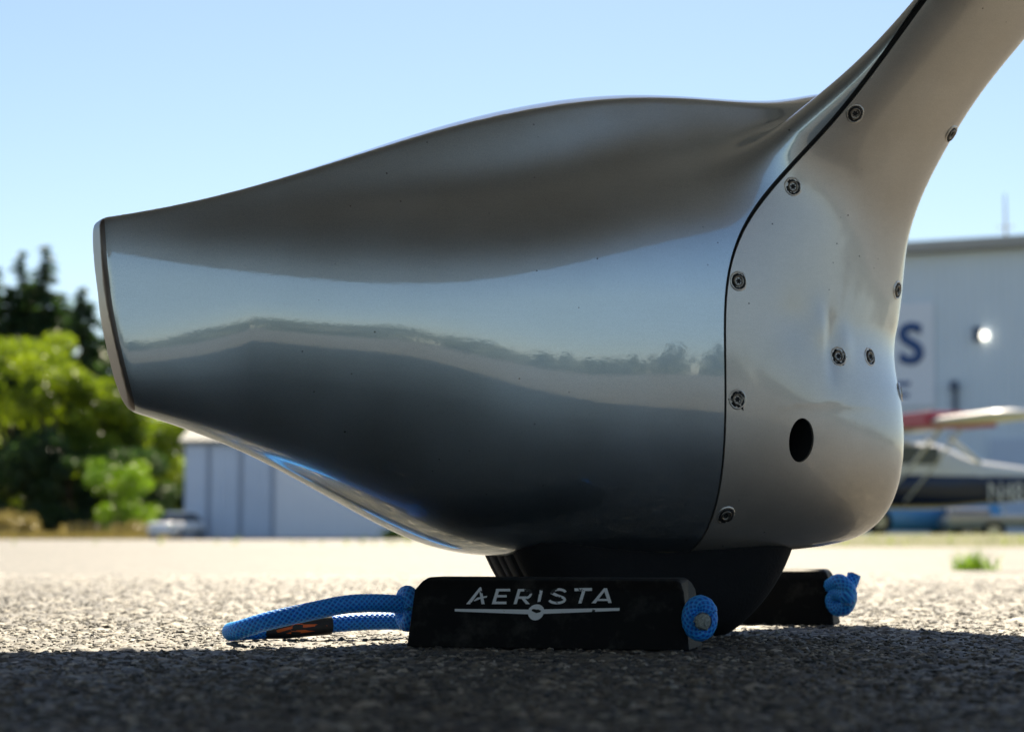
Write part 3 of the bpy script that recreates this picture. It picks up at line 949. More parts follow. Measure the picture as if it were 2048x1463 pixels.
# stopper knot at the left end of the near chock
kc = np.array(at_depth(818, 1216, 2.14))
kn = [kc + np.array((0.012 * math.cos(a) * .5 - 0.002, -0.014 * math.cos(a), 0.016 * math.sin(a))) for a in np.linspace(0, 2 * math.pi, 12)]
kn = [(p[0], p[1], max(p[2], .012)) for p in kn]
braid(kn, 0.0085, "rope_knot", rope, nst=8, pitch=.024, nseg=56)
# knot at the right end of the near chock: a turn round the cut end
def knot(cx, cy, Y, k=1.0, tail=None):
    c = np.array(at_depth(cx, cy, Y)); px_ = Y / FPX
    pts = []
    for i, a in enumerate(np.linspace(R(20), R(395), 22)):
        rx, ry = 19.5 * px_ * k, 29 * px_ * k
        pts.append(c + np.array((rx * math.cos(a), -0.010 + 0.012 * (i / 21), ry * math.sin(a))))
    return pts
kp = knot(1399, 1235, 2.022)
kp = [(p[0], p[1], max(p[2], .0115)) for p in kp]
braid(kp, 0.0083, "rope_knot", rope, nst=9, pitch=.026, nseg=60)
kc = np.array(at_depth(1404, 1240, 2.000))
braid([kc + (0, .03, 0.0), kc + (0, .012, 0), kc + (0.001, 0.0, -.001)], 0.0092, "rope_end", rope, nst=8, pitch=.026, nseg=56)
M["cut"] = simple("fused_rope_end", (0.42, 0.45, 0.42), 0.45, var=0.75, scale=420, bump=0.6, bscale=500)
V, Fq = lathe([(.0001, .0032), (.003, .0030), (.006, .0022), (.0078, .0008), (.0088, -.002)], 28, kc + (0.001, 0.0, -.001), np.array((0.08, -1, .0)) / math.sqrt(1.0064), .06, 3)
mesh_obj("melted_tip", V, Fq, M["cut"], rope)
# through the near chock, behind the end face
# knot on the far chock with its short tail standing up
Y2 = 2.60; q = Y2 / FPX
c = np.array(at_depth(1682, 1190, Y2))
kp = [c + np.array((x * q, y, z * q)) for x, y, z in [(-16, .02, 18), (-4, -.004, 28), (10, -.012, 14), (14, -.012, -4), (6, -.006, -24), (-8, .004, -26), (-14, .012, -10), (-4, .004, 4), (8, -.018, -2), (14, -.006, -12)]]
braid(kp, 0.0095, "rope_knot", rope, nst=9, pitch=.028, nseg=56)
c = np.array(at_depth(1696, 1178, Y2 + .012))
braid([c + (-.010, 0, -.010), c, c + (.006, 0, .012), c + (.0085, 0, .020)], 0.0085, "rope_end", rope, nst=8, pitch=.026, nseg=56)
kc = c + (.0085, 0, .020)
V, Fq = lathe([(.0001, .0012), (.005, .0010), (.0078, -.001)], 24, kc, np.array((.38, 0, .92)), .08, 5)
mesh_obj("melted_tip", V, Fq, M["rope"], rope)
# black sleeve with an orange mark, shrunk on the far strand of the loop
M["sleeve"] = simple("black_sleeve", (0.03, 0.028, 0.026), 0.55, var=.3, scale=100)
m, t, b = new_mat("orange_print"); b.inputs["Base Color"].default_value = (0.95, 0.16, 0.02, 1); b.inputs["Roughness"].default_value = .5
M["orange"] = m
sl_path = spline([pt(530, 1259, 2.2245), pt(560, 1256.5, 2.2285), pt(600, 1252.5, 2.2325), pt(640, 1249, 2.235), pt(660, 1247.5, 2.239)], .004)
sl_path[:, 2] = np.maximum(sl_path[:, 2], .0135)
V, F_, u = sweep(sl_path, RD + .0022, 32)
sleeve = np_mesh("rope_sleeve", V, F_, M["sleeve"], rope)
opol = [[(542, 1268), (556, 1259), (585, 1252), (585, 1257), (562, 1264)], [(578, 1256), (590, 1247), (606, 1247), (608, 1263), (596, 1265), (584, 1263)],
        [(606, 1249), (630, 1248), (655, 1251), (652, 1254.5), (628, 1253), (606, 1255.5)], [(572, 1267), (590, 1260.5), (612, 1259.5), (630, 1262), (612, 1265), (590, 1268)]]
V, Fq = [], []
for pl in opol:
    k0 = len(V)
    for (x, y) in pl:
        i = np.argmin(np.abs(project(sl_path)[0] - x)); cpt = sl_path[i]
        d = pray(x, y - 1.0)
        # near side of the sleeve tube
        T0 = (cpt[1] - CAM[1]) / d[1]; p0 = CAM + d * T0
        dz = np.clip((p0[2] - cpt[2]) / (RD + .0024), -.95, .95)
        yy = cpt[1] - (RD + .0024) * math.sqrt(1 - dz * dz)
        V.append(CAM + d * (yy / d[1]))
    Fq.append(tuple(range(k0, len(V))))
mesh_obj("orange_mark", V, Fq, M["orange"], sleeve, False)

# =================================================================== BACKGROUND
def corrugated(name, x0, x1, z0, z1, mat, parent, pitch=0.3, depth=0.03, y=0.0):
    """a ribbed sheet facing -Y"""
    n = int((x1 - x0) / pitch); V, Fq = [], []
    xs = []
    for i in range(n):
        a = x0 + (x1 - x0) * i / n; p = (x1 - x0) / n
        xs += [(a, 0), (a + p * .62, 0), (a + p * .72, -depth), (a + p * .90, -depth)]
    xs.append((x1, 0))
    for (x, d) in xs: V += [(x, y + d, z0), (x, y + d, z1)]
    for i in range(len(xs) - 1): Fq.append((2 * i, 2 * i + 2, 2 * i + 3, 2 * i + 1))
    return mesh_obj(name, V, Fq, mat, parent, False)
M["hang_grey"] = simple("hangar_sheet", (0.72, 0.81, 0.88), 0.5, var=.06, scale=.6)
M["hang_blue"] = simple("hangar_blue_sheet", (0.58, 0.67, 0.80), 0.5, var=.08, scale=.5)
M["trim"] = simple("eave_trim", (0.42, 0.41, 0.38), 0.6, var=.1, scale=1)
M["door"] = simple("door_sheet", (0.60, 0.69, 0.82), 0.5, var=.08, scale=.6)
M["dark_trim"] = simple("dark_trim", (0.10, 0.13, 0.18), 0.6)
M["post"] = simple("door_post_paint", (0.40, 0.47, 0.58), 0.6)
M["concrete"] = simple("concrete", (0.35, 0.34, 0.32), 0.8, var=.2, scale=3)

def hang_xy(px, py, obj, yl=0.0):
    """photo pixel -> point on the hangar's front plane in its own coordinates"""
    Mi = Matrix.Translation(obj.location) @ obj.rotation_euler.to_matrix().to_4x4()
    d = Vector(pray(px, py)); o0 = Vector(CAM)
    Mi = Mi.inverted(); a = Mi @ o0; dd = Mi.to_3x3() @ d
    T = (yl - a.y) / dd.y
    q = a + dd * T
    return q.x, q.z
# ---- big hangar on the right
D = 70.0
ox = (1560 - 1024) / FPX * D
hg = empty("hangar", (ox, D + 1.5, 0), R(-24))
tag(hg, "tall blue grey metal hangar with a letter S sign and round lamp", "hangar")
HW, HH = 16.0, hang_xy(1930, 484, hg)[1]
bm = bmesh.new(); box(bm, -4, HW + 4, 0.05, 26, 0, HH - .3); bm_obj("wall", bm, M["hang_grey"], hg)
corrugated("wall_sheet", -4, HW + 4, 0, HH - .32, M["hang_grey"], hg, .32, .035, 0.03)
rf = box_obj("roof", (-4.4, HW + 4.4, -.45, 26.4, HH - .25, HH + .02), M["trim"], hg)
box_obj("eave", (-4.4, HW + 4.4, -.52, -.45, HH - .32, HH + .06), M["trim"], rf)
x1, z0 = hang_xy(1872, 812, hg); _, z1 = hang_xy(1872, 604, hg)
M["sign"] = simple("sign_white", (0.82, 0.86, 0.92), 0.5, var=.03, scale=1)
M["navy"] = simple("navy_print", (0.03, 0.09, 0.26), 0.5)
sg = box_obj("sign_panel", (x1 - 5.2, x1, -.10, -.03, z0, z1), M["sign"], hg, .01)
sx_, sz_ = hang_xy(1823, 692, hg)
so_ = text_obj("sign_lettering", "S", 1.95, M["navy"], sg, .01)
so_.location = (sx_, -.115, sz_); so_.rotation_euler = (R(90), 0, 0)
# heavier strokes, as on the sign
md = so_.modifiers.new("thick", 'SOLIDIFY'); md.thickness = .14; md.offset = 0
for (px, py, wd) in ((1806, 768, .55), (1806, 790, .45)):
    a, c = hang_xy(px, py, hg)
    box_obj("small_print", (a - wd, a + wd * .5, -.115, -.102, c - .08, c + .08), M["navy"], sg)
m, t, b = new_mat("fitting_sun_glow"); b.inputs["Base Color"].default_value = (.9, .88, .8, 1)
b.inputs["Emission Color"].default_value = (1, .93, .78, 1); b.inputs["Emission Strength"].default_value = 1.6  # glow stands in for sun mirrored by the round wall fitting
M["glint"] = m
a, c = hang_xy(1970, 671, hg)
bm = bmesh.new(); bmesh.ops.create_uvsphere(bm, u_segments=16, v_segments=10, radius=.16)
for v in bm.verts: v.co = Vector((v.co.x + a, -.16 + v.co.y * .5, v.co.z + c))
wl = bm_obj("wall_fitting", bm, M["glint"], hg, True)
box_obj("fitting_bracket", (a - .38, a - .1, -.2, -.03, c - .18, c + .3), M["dark_trim"], wl)
a, c = hang_xy(1911, 790, hg)
box_obj("vent_pipe", (a - .07, a + .07, -.18, -.03, c - 1.1, c + .2), M["dark_trim"], hg)
bm = bmesh.new(); bmesh.ops.create_cone(bm, segments=10, radius1=.18, radius2=.11, depth=.3, cap_ends=True)
for v in bm.verts: v.co += Vector((a, -.2, c + .35))
bm_obj("vent_cap", bm, M["dark_trim"], hg)
a, c = hang_xy(2012, 930, hg)
box_obj("hangar_door", (a - .5, a + 9, -.12, -.03, 0, c + .9), M["hang_blue"], hg)
a, c = hang_xy(1980, 430, hg)
V, F_, _ = sweep([(a, 3, HH - .1), (a, 3, HH + 1.0), (a, 3, HH + 2.1)], [.07, .05, .03], 8)
np_mesh("antenna_mast", V, F_, M["trim"], hg)
V, F_, _ = sweep([(a - .3, 3, HH + .9), (a, 3, HH + .9), (a + .3, 3, HH + .9)], .03, 6)
np_mesh("antenna_arm", V, F_, M["trim"], hg)

# ---- low hangar on the left
D = 112.0
ox = (369 - 1024) / FPX * D
lh = empty("low_hangar", (ox, D, 0), R(2))
tag(lh, "low pale blue hangar with sliding door panels behind the fairing's tail", "hangar")
LW_ = 12.6; LH_ = 6.1
box_obj("wall", (0, LW_, .12, 14, 0, LH_ - .5), M["hang_blue"], lh)
rf = bmesh.new()
vs = [(-.25, -.35, LH_ - .75), (LW_ + .2, -.35, LH_ - .55), (LW_ + .2, 7, LH_ + .9), (-.25, 7, LH_ + .9), (-.25, 14.3, LH_ - .6), (LW_ + .2, 14.3, LH_ - .6)]
bv = [rf.verts.new(v) for v in vs] + [rf.verts.new((x, y, z + .18)) for x, y, z in vs]
for q_ in ((0, 1, 2, 3), (3, 2, 5, 4), (9, 8, 7, 6), (10, 11, 8, 9), (0, 6, 7, 1), (4, 5, 11, 10), (0, 3, 9, 6), (3, 4, 10, 9), (1, 7, 8, 2), (2, 8, 11, 5)):
    rf.faces.new([bv[i] for i in q_])
bm_obj("roof", rf, simple("roof_sheet", (0.16, 0.17, 0.17), 0.7, var=.15, scale=1), lh)
for i, (p0, p1, y) in enumerate(((373, 412, -.06), (422, 476, .0), (486, 541, -.06))):
    a, _ = hang_xy(p0, 1000, lh); bq, _ = hang_xy(p1, 1000, lh)
    d_ = corrugated("door_panel", a, bq, .1, LH_ - .85, M["door"], lh, .34, .03, y)
    box_obj("door_post", (bq + .03, bq + .20, -.02, .10, .1, LH_ - .85), M["post"], lh)
a, _ = hang_xy(550, 1000, lh)
corrugated("wall_sheet", a, LW_, .1, LH_ - .6, M["sign"], lh, .5, .015, .08)
box_obj("plinth", (-.1, LW_ + .1, -.05, .1, 0, .1), M["dark_trim"], lh)

# ---- far verge and soil
M["soil"] = simple("dry_soil", (0.24, 0.19, 0.12), 0.9, var=.3, scale=1.5)
sheet("dry_verge", -80, -17.5, 118, 400, .004, M["soil"])
M["verge"] = simple("verge_grass", (0.13, 0.135, 0.05), 0.9, var=.35, scale=2.0)
def bank(name, x0, x1, y0, y1, h, mat):
    V = [(x0, y0, -.01), (x1, y0, -.01), (x1, y0 + 1.5, h), (x0, y0 + 1.5, h), (x0, y1, h), (x1, y1, h)]
    return tag(mesh_obj(name, V, [(0, 1, 2, 3), (3, 2, 5, 4)], mat, None, False), kind="structure")
bank("grass_verge", 3.0, 60, 25.0, 52, 0.16, M["verge"])
M["kerb"] = simple("verge_kerb", (0.5, 0.48, 0.43), .8, var=.15, scale=2)
# tar joints across the apron
M["tar"] = simple("tar_joint", (0.05, 0.045, 0.04), 0.7, var=.4, scale=2)
def strip(name, p, q_, wd, seed):
    g = np.random.default_rng(seed); p, q_ = np.array(p, float), np.array(q_, float); n = 60
    d = q_ - p; nn = np.array((-d[1], d[0])) / np.linalg.norm(d); V = []
    for i in range(n + 1):
        c = p + d * i / n + nn * g.normal(0, wd * .5); k = wd * (0.5 + g.random())
        V += [(*(c + nn * k), -.0035), (*(c - nn * k), -.0035)]
    return tag(mesh_obj(name, V, [(2 * i, 2 * i + 1, 2 * i + 3, 2 * i + 2) for i in range(n)], M["tar"], None, False), kind="structure")
d_ = JD
strip("tar_joint", J0 + d_ * 4.0, J0 + d_ * 40, .012, 1)
strip("tar_joint", J0 - d_ * 0.4, J0 - d_ * 6, .010, 2)
strip("tar_joint", (-7, 15.5), (9, 19.0), .06, 3)
strip("tar_joint", (-16, 36), (22, 36.5), .16, 4)

# ---- foliage helpers
def leaf_mat(name, c0, c1, trans):
    m = bpy.data.materials.new(name); m.use_nodes = True; t = m.node_tree
    t.nodes.clear()
    out = t.nodes.new("ShaderNodeOutputMaterial"); mix = t.nodes.new("ShaderNodeMixShader")
    df = t.nodes.new("ShaderNodeBsdfPrincipled"); tr = t.nodes.new("ShaderNodeBsdfTranslucent")
    a = t.nodes.new("ShaderNodeAttribute"); a.attribute_name = "leaf"
    r = t.nodes.new("ShaderNodeValToRGB"); r.color_ramp.elements[0].color = (*c0, 1); r.color_ramp.elements[1].color = (*c1, 1)
    t.links.new(a.outputs["Fac"], r.inputs[0]); t.links.new(r.outputs[0], df.inputs["Base Color"])
    r2 = t.nodes.new("ShaderNodeMix"); r2.data_type = 'RGBA'; r2.blend_type = 'MULTIPLY'; r2.inputs[0].default_value = 1
    r2.inputs[7].default_value = (*trans, 1)
    t.links.new(r.outputs[0], r2.inputs[6]); t.links.new(r2.outputs[2], tr.inputs[0])
    df.inputs["Roughness"].default_value = .38
    mix.inputs[0].default_value = .5
    t.links.new(df.outputs[0], mix.inputs[1]); t.links.new(tr.outputs[0], mix.inputs[2]); t.links.new(mix.outputs[0], out.inputs[0])
    return m
M["leaf_y"] = leaf_mat("yellow_green_leaf", (0.03, 0.06, 0.012), (0.23, 0.28, 0.03), (2.2, 2.4, .5))
M["leaf_d"] = leaf_mat("dark_green_leaf", (0.014, 0.035, 0.016), (0.06, 0.105, 0.04), (1.5, 1.7, .8))
M["leaf_b"] = leaf_mat("bright_green_leaf", (0.03, 0.075, 0.012), (0.17, 0.26, 0.03), (2.1, 2.3, .5))
M["leaf_t"] = leaf_mat("dry_tan_leaf", (0.15, 0.14, 0.06), (0.30, 0.26, 0.12), (1.3, 1.2, .8))
M["leaf_w"] = leaf_mat("sunlit_hazy_leaf", (0.09, 0.11, 0.07), (0.19, 0.21, 0.14), (1.2, 1.2, .9))  # lifted pale, standing in for front sunlight and haze on the wood
M["bark"] = simple("bark", (0.09, 0.07, 0.05), .9, var=.3, scale=5)
def leaves(name, centers, radii, n, size, mat, parent, seed, squash=0.7, flat=0.0):
    g = np.random.default_rng(seed)
    C = np.asarray(centers, float); r = np.asarray(radii, float)
    p = r ** 2 / (r ** 2).sum(); k = g.choice(len(C), n, p=p)
    d = g.normal(0, 1, (n, 3)); d /= np.linalg.norm(d, axis=1, keepdims=True)
    q_ = C[k] + d * (r[k] * g.uniform(.25, 1.05, n) ** .5)[:, None] * np.array((1, 1, squash))
    u = g.normal(0, 1, (n, 3)); u[:, 2] *= (1 - flat); u /= np.linalg.norm(u, axis=1, keepdims=True)
    v = np.cross(u, g.normal(0, 1, (n, 3))); v /= np.linalg.norm(v, axis=1, keepdims=True)
    s_ = size * g.uniform(.6, 1.4, n)[:, None]
    V = np.stack([q_ - u * s_, q_ + v * s_ * .5, q_ + u * s_, q_ - v * s_ * .5], 1).reshape(-1, 3)
    F_ = np.arange(4 * n).reshape(-1, 4)
    o = np_mesh(name, V, F_, mat, parent, False)
    at = o.data.attributes.new("leaf", 'FLOAT', 'POINT')
    cl = g.uniform(0, 1, len(C))[k] * .6 + g.uniform(0, .4, n)
    at.data.foreach_set("value", np.repeat(cl, 4).astype(np.float32))
    return o
def trunk(name, pts, rads, parent):
    C = spline(pts, .4); rr = np.interp(np.linspace(0, 1, len(C)), np.linspace(0, 1, len(rads)), rads)
    V, F_, _ = sweep(C, rr, 8)
    return np_mesh(name, V, F_, M["bark"], parent)
def broadleaf(name, x, y, H, Wd, mat, label, seed, n=9000, leaf=.28, cat="tree", group=None, low=.2):
    g = np.random.default_rng(seed)
    e = empty(name, (x, y, 0)); tag(e, label, cat, group)
    trunk("trunk", [(0, 0, -.1), (.1, 0, H * .25), (-.1, .1, H * .6)], [H * .03, H * .02, H * .008], e)
    C, r = [], []
    for i in range(34):
        a = g.uniform(0, 2 * math.pi); hh = g.uniform(low, .93)
        rad = Wd * (1 - ((hh - .5) / .62) ** 2) ** .5 * g.uniform(.3, .95)
        C.append((rad * math.cos(a), rad * math.sin(a) * .8, H * hh)); r.append(Wd * g.uniform(.2, .42))
    for i in range(5):
        j = g.integers(0, len(C)); c = C[j]
        trunk("branch", [(0, 0, H * .3), (c[0] * .5, c[1] * .5, (H * .3 + c[2]) / 2), c], [H * .012, H * .008, H * .003], e)
    leaves("crown", C, r, n, leaf, mat, e, seed)
    return e
def conifer(name, x, y, H, Wd, label, seed, n=24000):
    g = np.random.default_rng(seed)
    e = empty(name, (x, y, 0)); tag(e, label, "tree", "conifers beyond the airfield")
    trunk("trunk", [(0, 0, -.1), (0, 0, H * .5), (0, 0, H * .98)], [H * .018, H * .011, .03], e)
    C, r = [], []
    z = H * .12
    while z < H * .99:
        k = 1 - z / H
        for j in range(5):
            a = g.uniform(0, 2 * math.pi); L = Wd * (k ** .8) * g.uniform(.5, 1.1)
            for q_ in (.35, .7, 1.0):
                C.append((L * q_ * math.cos(a), L * q_ * math.sin(a), z - L * q_ * .25)); r.append(max(.16, Wd * .22 * (k + .12) * (1.2 - q_ * .5)))
        z += H * .035 * (.6 + k)
    leaves("crown", C, r, n, .30, M["leaf_d"], e, seed, .6, .4)
    return e
def gx(px, Y): return (px - 1024) / FPX * Y
def gz(py, Y): return CAM[2] + (1074 - py) / FPX * Y
for i, (px, top, Y, wd, lb) in enumerate(((35, 488, 178, 2.9, "slim dark conifer with its tip second from the fairing's tail"), (82, 476, 176, 3.2, "tallest dark conifer left of the fairing's tail"),
                              (160, 565, 172, 3.4, "shorter dark conifer right beside the fairing's tail"), (-20, 520, 180, 3.6, "dark conifer cut by the left picture edge"), (118, 575, 184, 3.2, "low dark conifer between the taller tips"), (62, 548, 190, 3.8, "broad dark conifer between the two tallest tips"), (8, 560, 176, 3.6, "low dark conifer in front at the left edge"), (225, 600, 186, 3.4, "dark conifer hidden mostly behind the fairing's tail"))):
    conifer("conifer_tree", gx(px, Y), Y, gz(top, Y), wd * 2.3, lb, 20 + i)
for i, (px, top, Y, wd, mt, lb) in enumerate(((20, 655, 150, 5.2, "leaf_y", "sunlit yellow green tree at the left picture edge"), (110, 660, 146, 4.4, "leaf_y", "sunlit yellow green tree under the tall conifers"),
                              (205, 690, 148, 4.2, "leaf_y", "sunlit yellow green tree behind the fairing's tail edge"), (300, 800, 150, 4.2, "leaf_y", "olive green tree left of the low hangar"), (345, 830, 156, 4.0, "leaf_d", "dark green tree against the low hangar's corner"),
                              (60, 860, 142, 3.6, "leaf_d", "dark green tree low at the left edge"), (140, 880, 141, 3.4, "leaf_d", "dark green tree below the yellow crowns"), (255, 900, 143, 3.2, "leaf_d", "dark green tree behind the bright shrub"))):
    broadleaf("broadleaf_tree", gx(px, Y), Y, gz(top, Y), wd, M[mt], lb, 40 + i, 14000, .17, "tree", "trees at the field's left side", .12)
broadleaf("bright_shrub", gx(238, 128), 128, gz(922, 128), 2.3, M["leaf_b"], "bright green sunlit shrub beside the white car", 61, 7000, .10, "shrub", None, .12)
broadleaf("dry_bush", gx(30, 124), 124, gz(1028, 124), 1.9, M["leaf_t"], "dry tan bush at the left picture edge", 62, 2500, .10, "bush", "dry bushes on the verge", .1)
broadleaf("dry_bush", gx(170, 125), 125, gz(1052, 125), 1.5, M["leaf_t"], "low dry bush under the bright shrub", 63, 2000, .10, "bush", "dry bushes on the verge", .1)
broadleaf("dry_bush", gx(275, 124), 124, gz(1048, 124), 1.6, M["leaf_t"], "low dry bush left of the white car", 64, 2000, .10, "bush", "dry bushes on the verge", .1)
broadleaf("green_bush", gx(800, 110), 110, gz(1062, 110), 1.0, M["leaf_y"], "small green bush at the right end of the low hangar", 65, 1500, .08, "bush", None, .1)

# wood behind the photographer: seen as the jagged line mirrored in the fairing
g = np.random.default_rng(77); C, r = [], []
for i in range(330):
    a = R(g.uniform(-115, 115)); D_ = g.uniform(85, 120); H = g.uniform(3, 5.5) * (1.0 + .35 * math.sin(a * 9))
    x, y = math.sin(a) * D_, -math.cos(a) * D_
    for k in range(3):
        C.append((x + g.normal(0, 1.2), y + g.normal(0, 1.2), H * (.3 + .3 * k))); r.append(max(.8, 2.6 - .75 * k))
wd_ = leaves("distant_wood", C, r, 30000, .8, M["leaf_w"], None, 78, 1.0)
tag(wd_, "dark green wood across the airfield behind the viewer", "wood", kind="stuff")

# ---- grass tufts and verge grass
def blades(name, n, cx, cy, rx, ry, h, mat, seed, z=0.0, wd=.006):
    g = np.random.default_rng(seed)
    x = cx + g.normal(0, rx, n); y = cy + g.normal(0, ry, n); hh = h * g.uniform(.4, 1.1, n)
    a = g.uniform(0, math.pi, n); lx, ly = g.normal(0, .35, n) * hh, g.normal(0, .35, n) * hh
    wx, wy = np.cos(a) * wd, np.sin(a) * wd
    V = np.stack([np.stack([x - wx, y - wy, np.full(n, z)], -1), np.stack([x + wx, y + wy, np.full(n, z)], -1), np.stack([x + lx, y + ly, z + hh], -1)], 1).reshape(-1, 3)
    o = np_mesh(name, V, np.arange(3 * n).reshape(-1, 3), mat, None, False)
    at = o.data.attributes.new("leaf", 'FLOAT', 'POINT'); at.data.foreach_set("value", np.repeat(g.random(n), 3).astype(np.float32))
    return o
tp_ = on_ground(1950, 1136)
tf = blades("grass_tuft", 170, tp_[0], tp_[1], .040, .03, .085, M["leaf_b"], 5, -.006, .003)
tag(tf, "small green grass tuft growing in the tarmac joint at right", "grass tuft")
vg = blades("verge_grass", 9000, 13, 27, 5.5, .9, .16, M["leaf_y"], 6, .02, .012)
tag(vg, "yellow green grass along the verge under the far aircraft", "grass", kind="stuff")
vg2 = blades("verge_weeds", 5000, gx(200, 118), 118.5, 5, .5, .5, M["leaf_t"], 8, 0, .03)
tag(vg2, "dry weeds along the soil verge at left", "weeds", kind="stuff")

# ---- vehicles
M["carwhite"] = simple("white_car_paint", (0.88, 0.88, 0.87), .07)
M["carblue"] = simple("blue_car_paint", (0.08, 0.28, 0.55), .25)
M["cargrey"] = simple("grey_truck_paint", (0.22, 0.27, 0.30), .35)
M["glass"] = simple("car_glass", (0.02, 0.03, 0.035), .05)
M["chrome"] = simple("chrome", (.8, .8, .8), .08, 1.0)
def wheel(parent, x, y, r, wd=.2):
    bm = bmesh.new(); bmesh.ops.create_cone(bm, segments=20, radius1=r, radius2=r, depth=wd, cap_ends=True)
    for v in bm.verts: v.co = Vector((v.co.x + x, y + v.co.z, v.co.y + r))
    wo = bm_obj("wheel", bm, M["rubber"], parent)
    bm = bmesh.new(); bmesh.ops.create_cone(bm, segments=14, radius1=r * .6, radius2=r * .55, depth=wd + .02, cap_ends=True)
    for v in bm.verts: v.co = Vector((v.co.x + x, y + v.co.z, v.co.y + r))
    bm_obj("rim", bm, M["chrome"], wo)
def car(name, loc, rz, paint, label, L=4.4, H=1.45):
    e = empty(name, loc, rz); tag(e, label, "car")
    wd = 1.75
    side = [(-L / 2, .35), (-L / 2 + .05, .75), (-L / 2 + .25, .92), (-L * .18, .98), (L / 2 - .5, .98), (L / 2 - .1, .88), (L / 2, .6), (L / 2 - .03, .3), (-L / 2 + .1, .28)]
    cab = [(-L * .24, .95), (-L * .10, H - .05), (L * .10, H), (L * .28, H - .08), (L * .42, .97)]
    def extr(pts, w0, w1):
        bm = bmesh.new(); zmin, zmax = min(p[1] for p in pts), max(p[1] for p in pts)
        A = []
        for sgn in (-1, 1):
            A.append([bm.verts.new((x, sgn * (w0 + (w1 - w0) * (z - zmin) / (zmax - zmin)) / 2, z)) for x, z in pts])
        n = len(pts)
        for i in range(n):
            j = (i + 1) % n; bm.faces.new((A[0][i], A[0][j], A[1][j], A[1][i]))
        bm.faces.new(A[0]); bm.faces.new(A[1][::-1])
        bmesh.ops.recalc_face_normals(bm, faces=bm.faces)
        bmesh.ops.bevel(bm, geom=list(bm.edges), offset=.05, segments=2, affect='EDGES')
        return bm
    body = bm_obj("body", extr(side, wd, wd), paint, e, True)
    bm_obj("cabin_glass", extr(cab, wd * .95, wd * .75), M["glass"], e)
    box_obj("roof", (-L * .10, L * .27, -.58, .58, H - .10, H + .06), paint, e, .07)
    for x in (-L * .32, L * .32):
        for y in (-wd / 2 + .08, wd / 2 - .08): wheel(e, x, y, .31)
    for y in (-.62, .62):
        box_obj("headlight", (-L / 2 - .01, -L / 2 + .08, y - .17, y + .17, .62, .76), M["chrome"], e, .02)
        box_obj("tail_light", (L / 2 - .06, L / 2 + .01, y - .15, y + .15, .66, .8), simple("tail_red", (.4, .02, .02), .3), e, .02)
    box_obj("bumper", (-L / 2 - .06, -L / 2 + .1, -.8, .8, .3, .5), paint, e, .03)
    return e
D = 109
wc = car("parked_car", (gx(357, D), D, 0), R(78), M["carwhite"], "white car glinting in the sun in front of the low hangar")
D = 40.0
bc = car("parked_car", (gx(1790, D), D, -.05), R(184), M["carblue"], "blue car parked behind the fairing's nose at right", 3.9, 1.15)
fl = empty("flatbed_trailer", (gx(1975, 39), 39, 0)); tag(fl, "low grey flatbed trailer parked under the far aircraft", "trailer")
box_obj("deck", (-.95, 3.0, -.8, .8, .30, .50), M["cargrey"], fl, .03)
box_obj("side_rail", (-.95, 3.0, -.86, -.80, .42, .52), M["trim"], fl, .01)
box_obj("tool_box", (-.85, -.1, -.6, .6, .46, .30 + .36), M["dark_trim"], fl, .04)
for x in (-.1, 1.5):
    for y in (-.72, .72): wheel(fl, x, y, .22, .16)

# ---- far high-wing aircraft
M["plwhite"] = simple("aircraft_white", (.72, .72, .70), .3, var=.03)
M["plnavy"] = simple("aircraft_navy", (.012, .02, .055), .25)
M["plred"] = simple("aircraft_red", (.42, .02, .05), .3)
fa = empty("high_wing_aircraft", (6.5, 33.4, .16), R(200))
fa.scale = (.88, .88, .88)
tag(fa, "white and navy high-wing aircraft with red wing stripe parked by the hangar", "aircraft")
# local: x forward, y to its left side, z up  (nose points left in the picture)
secs = [(2.6, .18, .85, .22), (2.45, .36, .90, .38), (1.6, .46, .98, .48), (.9, .50, 1.12, .62), (.2, .52, 1.15, .66), (-.8, .48, 1.10, .60), (-1.5, .40, 1.0, .44), (-3.2, .22, .98, .28), (-4.6, .08, 1.0, .16)]
def fus(zlo, zhi, grow, name, mat, parent):
    V, Fq, k = [], [], 20
    for (x, wy, zc, wz) in secs:
        for j in range(k):
            a = 2 * math.pi * j / k
            cy, cz = math.cos(a), math.sin(a)
            y = wy * math.copysign(abs(cy) ** .6, cy) * grow; z = wz * math.copysign(abs(cz) ** .6, cz) * grow
            V.append((x, y, min(max(zc + z, zlo), zhi)))
    for i in range(len(secs) - 1):
        for j in range(k): Fq.append((i * k + j, i * k + (j + 1) % k, (i + 1) * k + (j + 1) % k, (i + 1) * k + j))
    Fq.append(tuple(range(k))); Fq.append(tuple(range((len(secs) - 1) * k, len(secs) * k)))
    return mesh_obj(name, V, Fq, mat, parent)
fb = fus(0, 9, 1.0, "fuselage", M["plwhite"], fa)
fus(0, 1.12, 1.012, "navy_belly", M["plnavy"], fb)
bm = bmesh.new()
wv = []
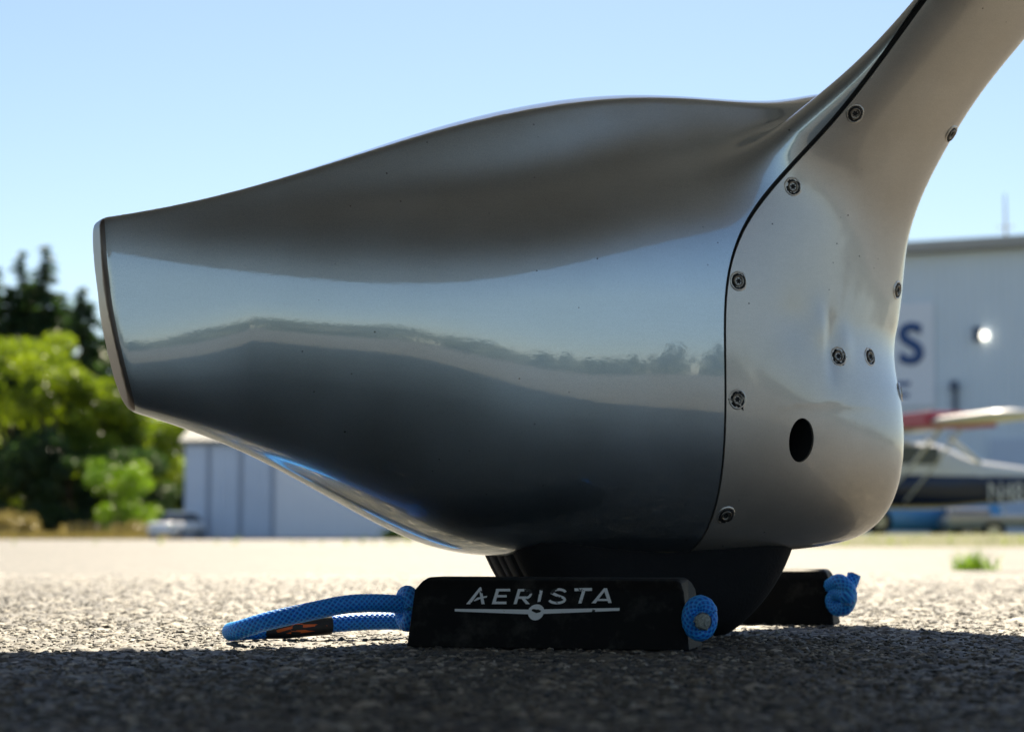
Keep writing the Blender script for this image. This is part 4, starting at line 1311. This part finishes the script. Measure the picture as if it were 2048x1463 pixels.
for (y, ch, th, z, xo) in ((-5.2, .9, .05, 1.99, -.1), (-4.9, 1.45, .14, 1.98, 0), (0, 1.6, .2, 1.90, 0), (4.9, 1.45, .14, 1.98, 0), (5.2, .9, .05, 1.99, -.1)):
    prof = [(.5, 0), (.42, .45), (.2, .75), (-.1, .6), (-.5, 0.05), (-.1, -.2), (.3, -.3), (.46, -.2)]
    wv.append([bm.verts.new((.55 + xo + px * ch, y, z + pz * th)) for px, pz in prof])
for a, bq in zip(wv, wv[1:]):
    for i in range(8):
        j = (i + 1) % 8; bm.faces.new((a[i], a[j], bq[j], bq[i]))
bm.faces.new(wv[0]); bm.faces.new(wv[-1][::-1])
wg = bm_obj("wing", bm, M["plwhite"], fa, True)
for sgn in (-1, 1):
    box_obj("red_stripe", (-.05, 1.38, sgn * 2.7 - .5, sgn * 2.7 + .5, 1.88, 2.13), M["plred"], wg, .03)
    V, F_, _ = sweep([(.75, sgn * .5, .62), (.7, sgn * 1.5, 1.2), (.65, sgn * 2.55, 1.90)], .032, 8); np_mesh("wing_strut", V, F_, M["plwhite"], fa)
    V, F_, _ = sweep([(.2, sgn * .5, .62), (.22, sgn * 1.5, 1.2), (.25, sgn * 2.55, 1.90)], .022, 8); np_mesh("wing_strut", V, F_, M["plwhite"], fa)
    V, F_, _ = sweep([(1.0, sgn * .4, .5), (1.05, sgn * .75, .35), (1.1, sgn * 1.0, .25)], .05, 8); np_mesh("gear_leg", V, F_, M["plwhite"], fa)
    wheel(fa, 1.1, sgn * 1.05, .24, .16)
    box_obj("side_window", (-.55, .75, sgn * .515 - .012, sgn * .515 + .012, 1.32, 1.66), M["glass"], fa, .01)
    # cabin posts
    V, F_, _ = sweep([(-.85, sgn * .42, 1.86), (-1.2, sgn * .40, 1.62), (-1.55, sgn * .34, 1.38)], .05, 8); np_mesh("cabin_post", V, F_, M["chrome"], fa)
    t_ = text_obj("registration", "N4810", .50, M["plwhite"], fa, .004)
    t_.location = (-2.35, sgn * .345, .80); t_.rotation_euler = (R(90), 0, R(180 if sgn > 0 else 0) + sgn * R(6))
box_obj("fin", (-5.0, -4.1, -.03, .03, 1.0, 2.0), M["plwhite"], fa, .02)
box_obj("tailplane", (-5.0, -4.2, -1.5, 1.5, 1.08, 1.14), M["plwhite"], fa, .02)
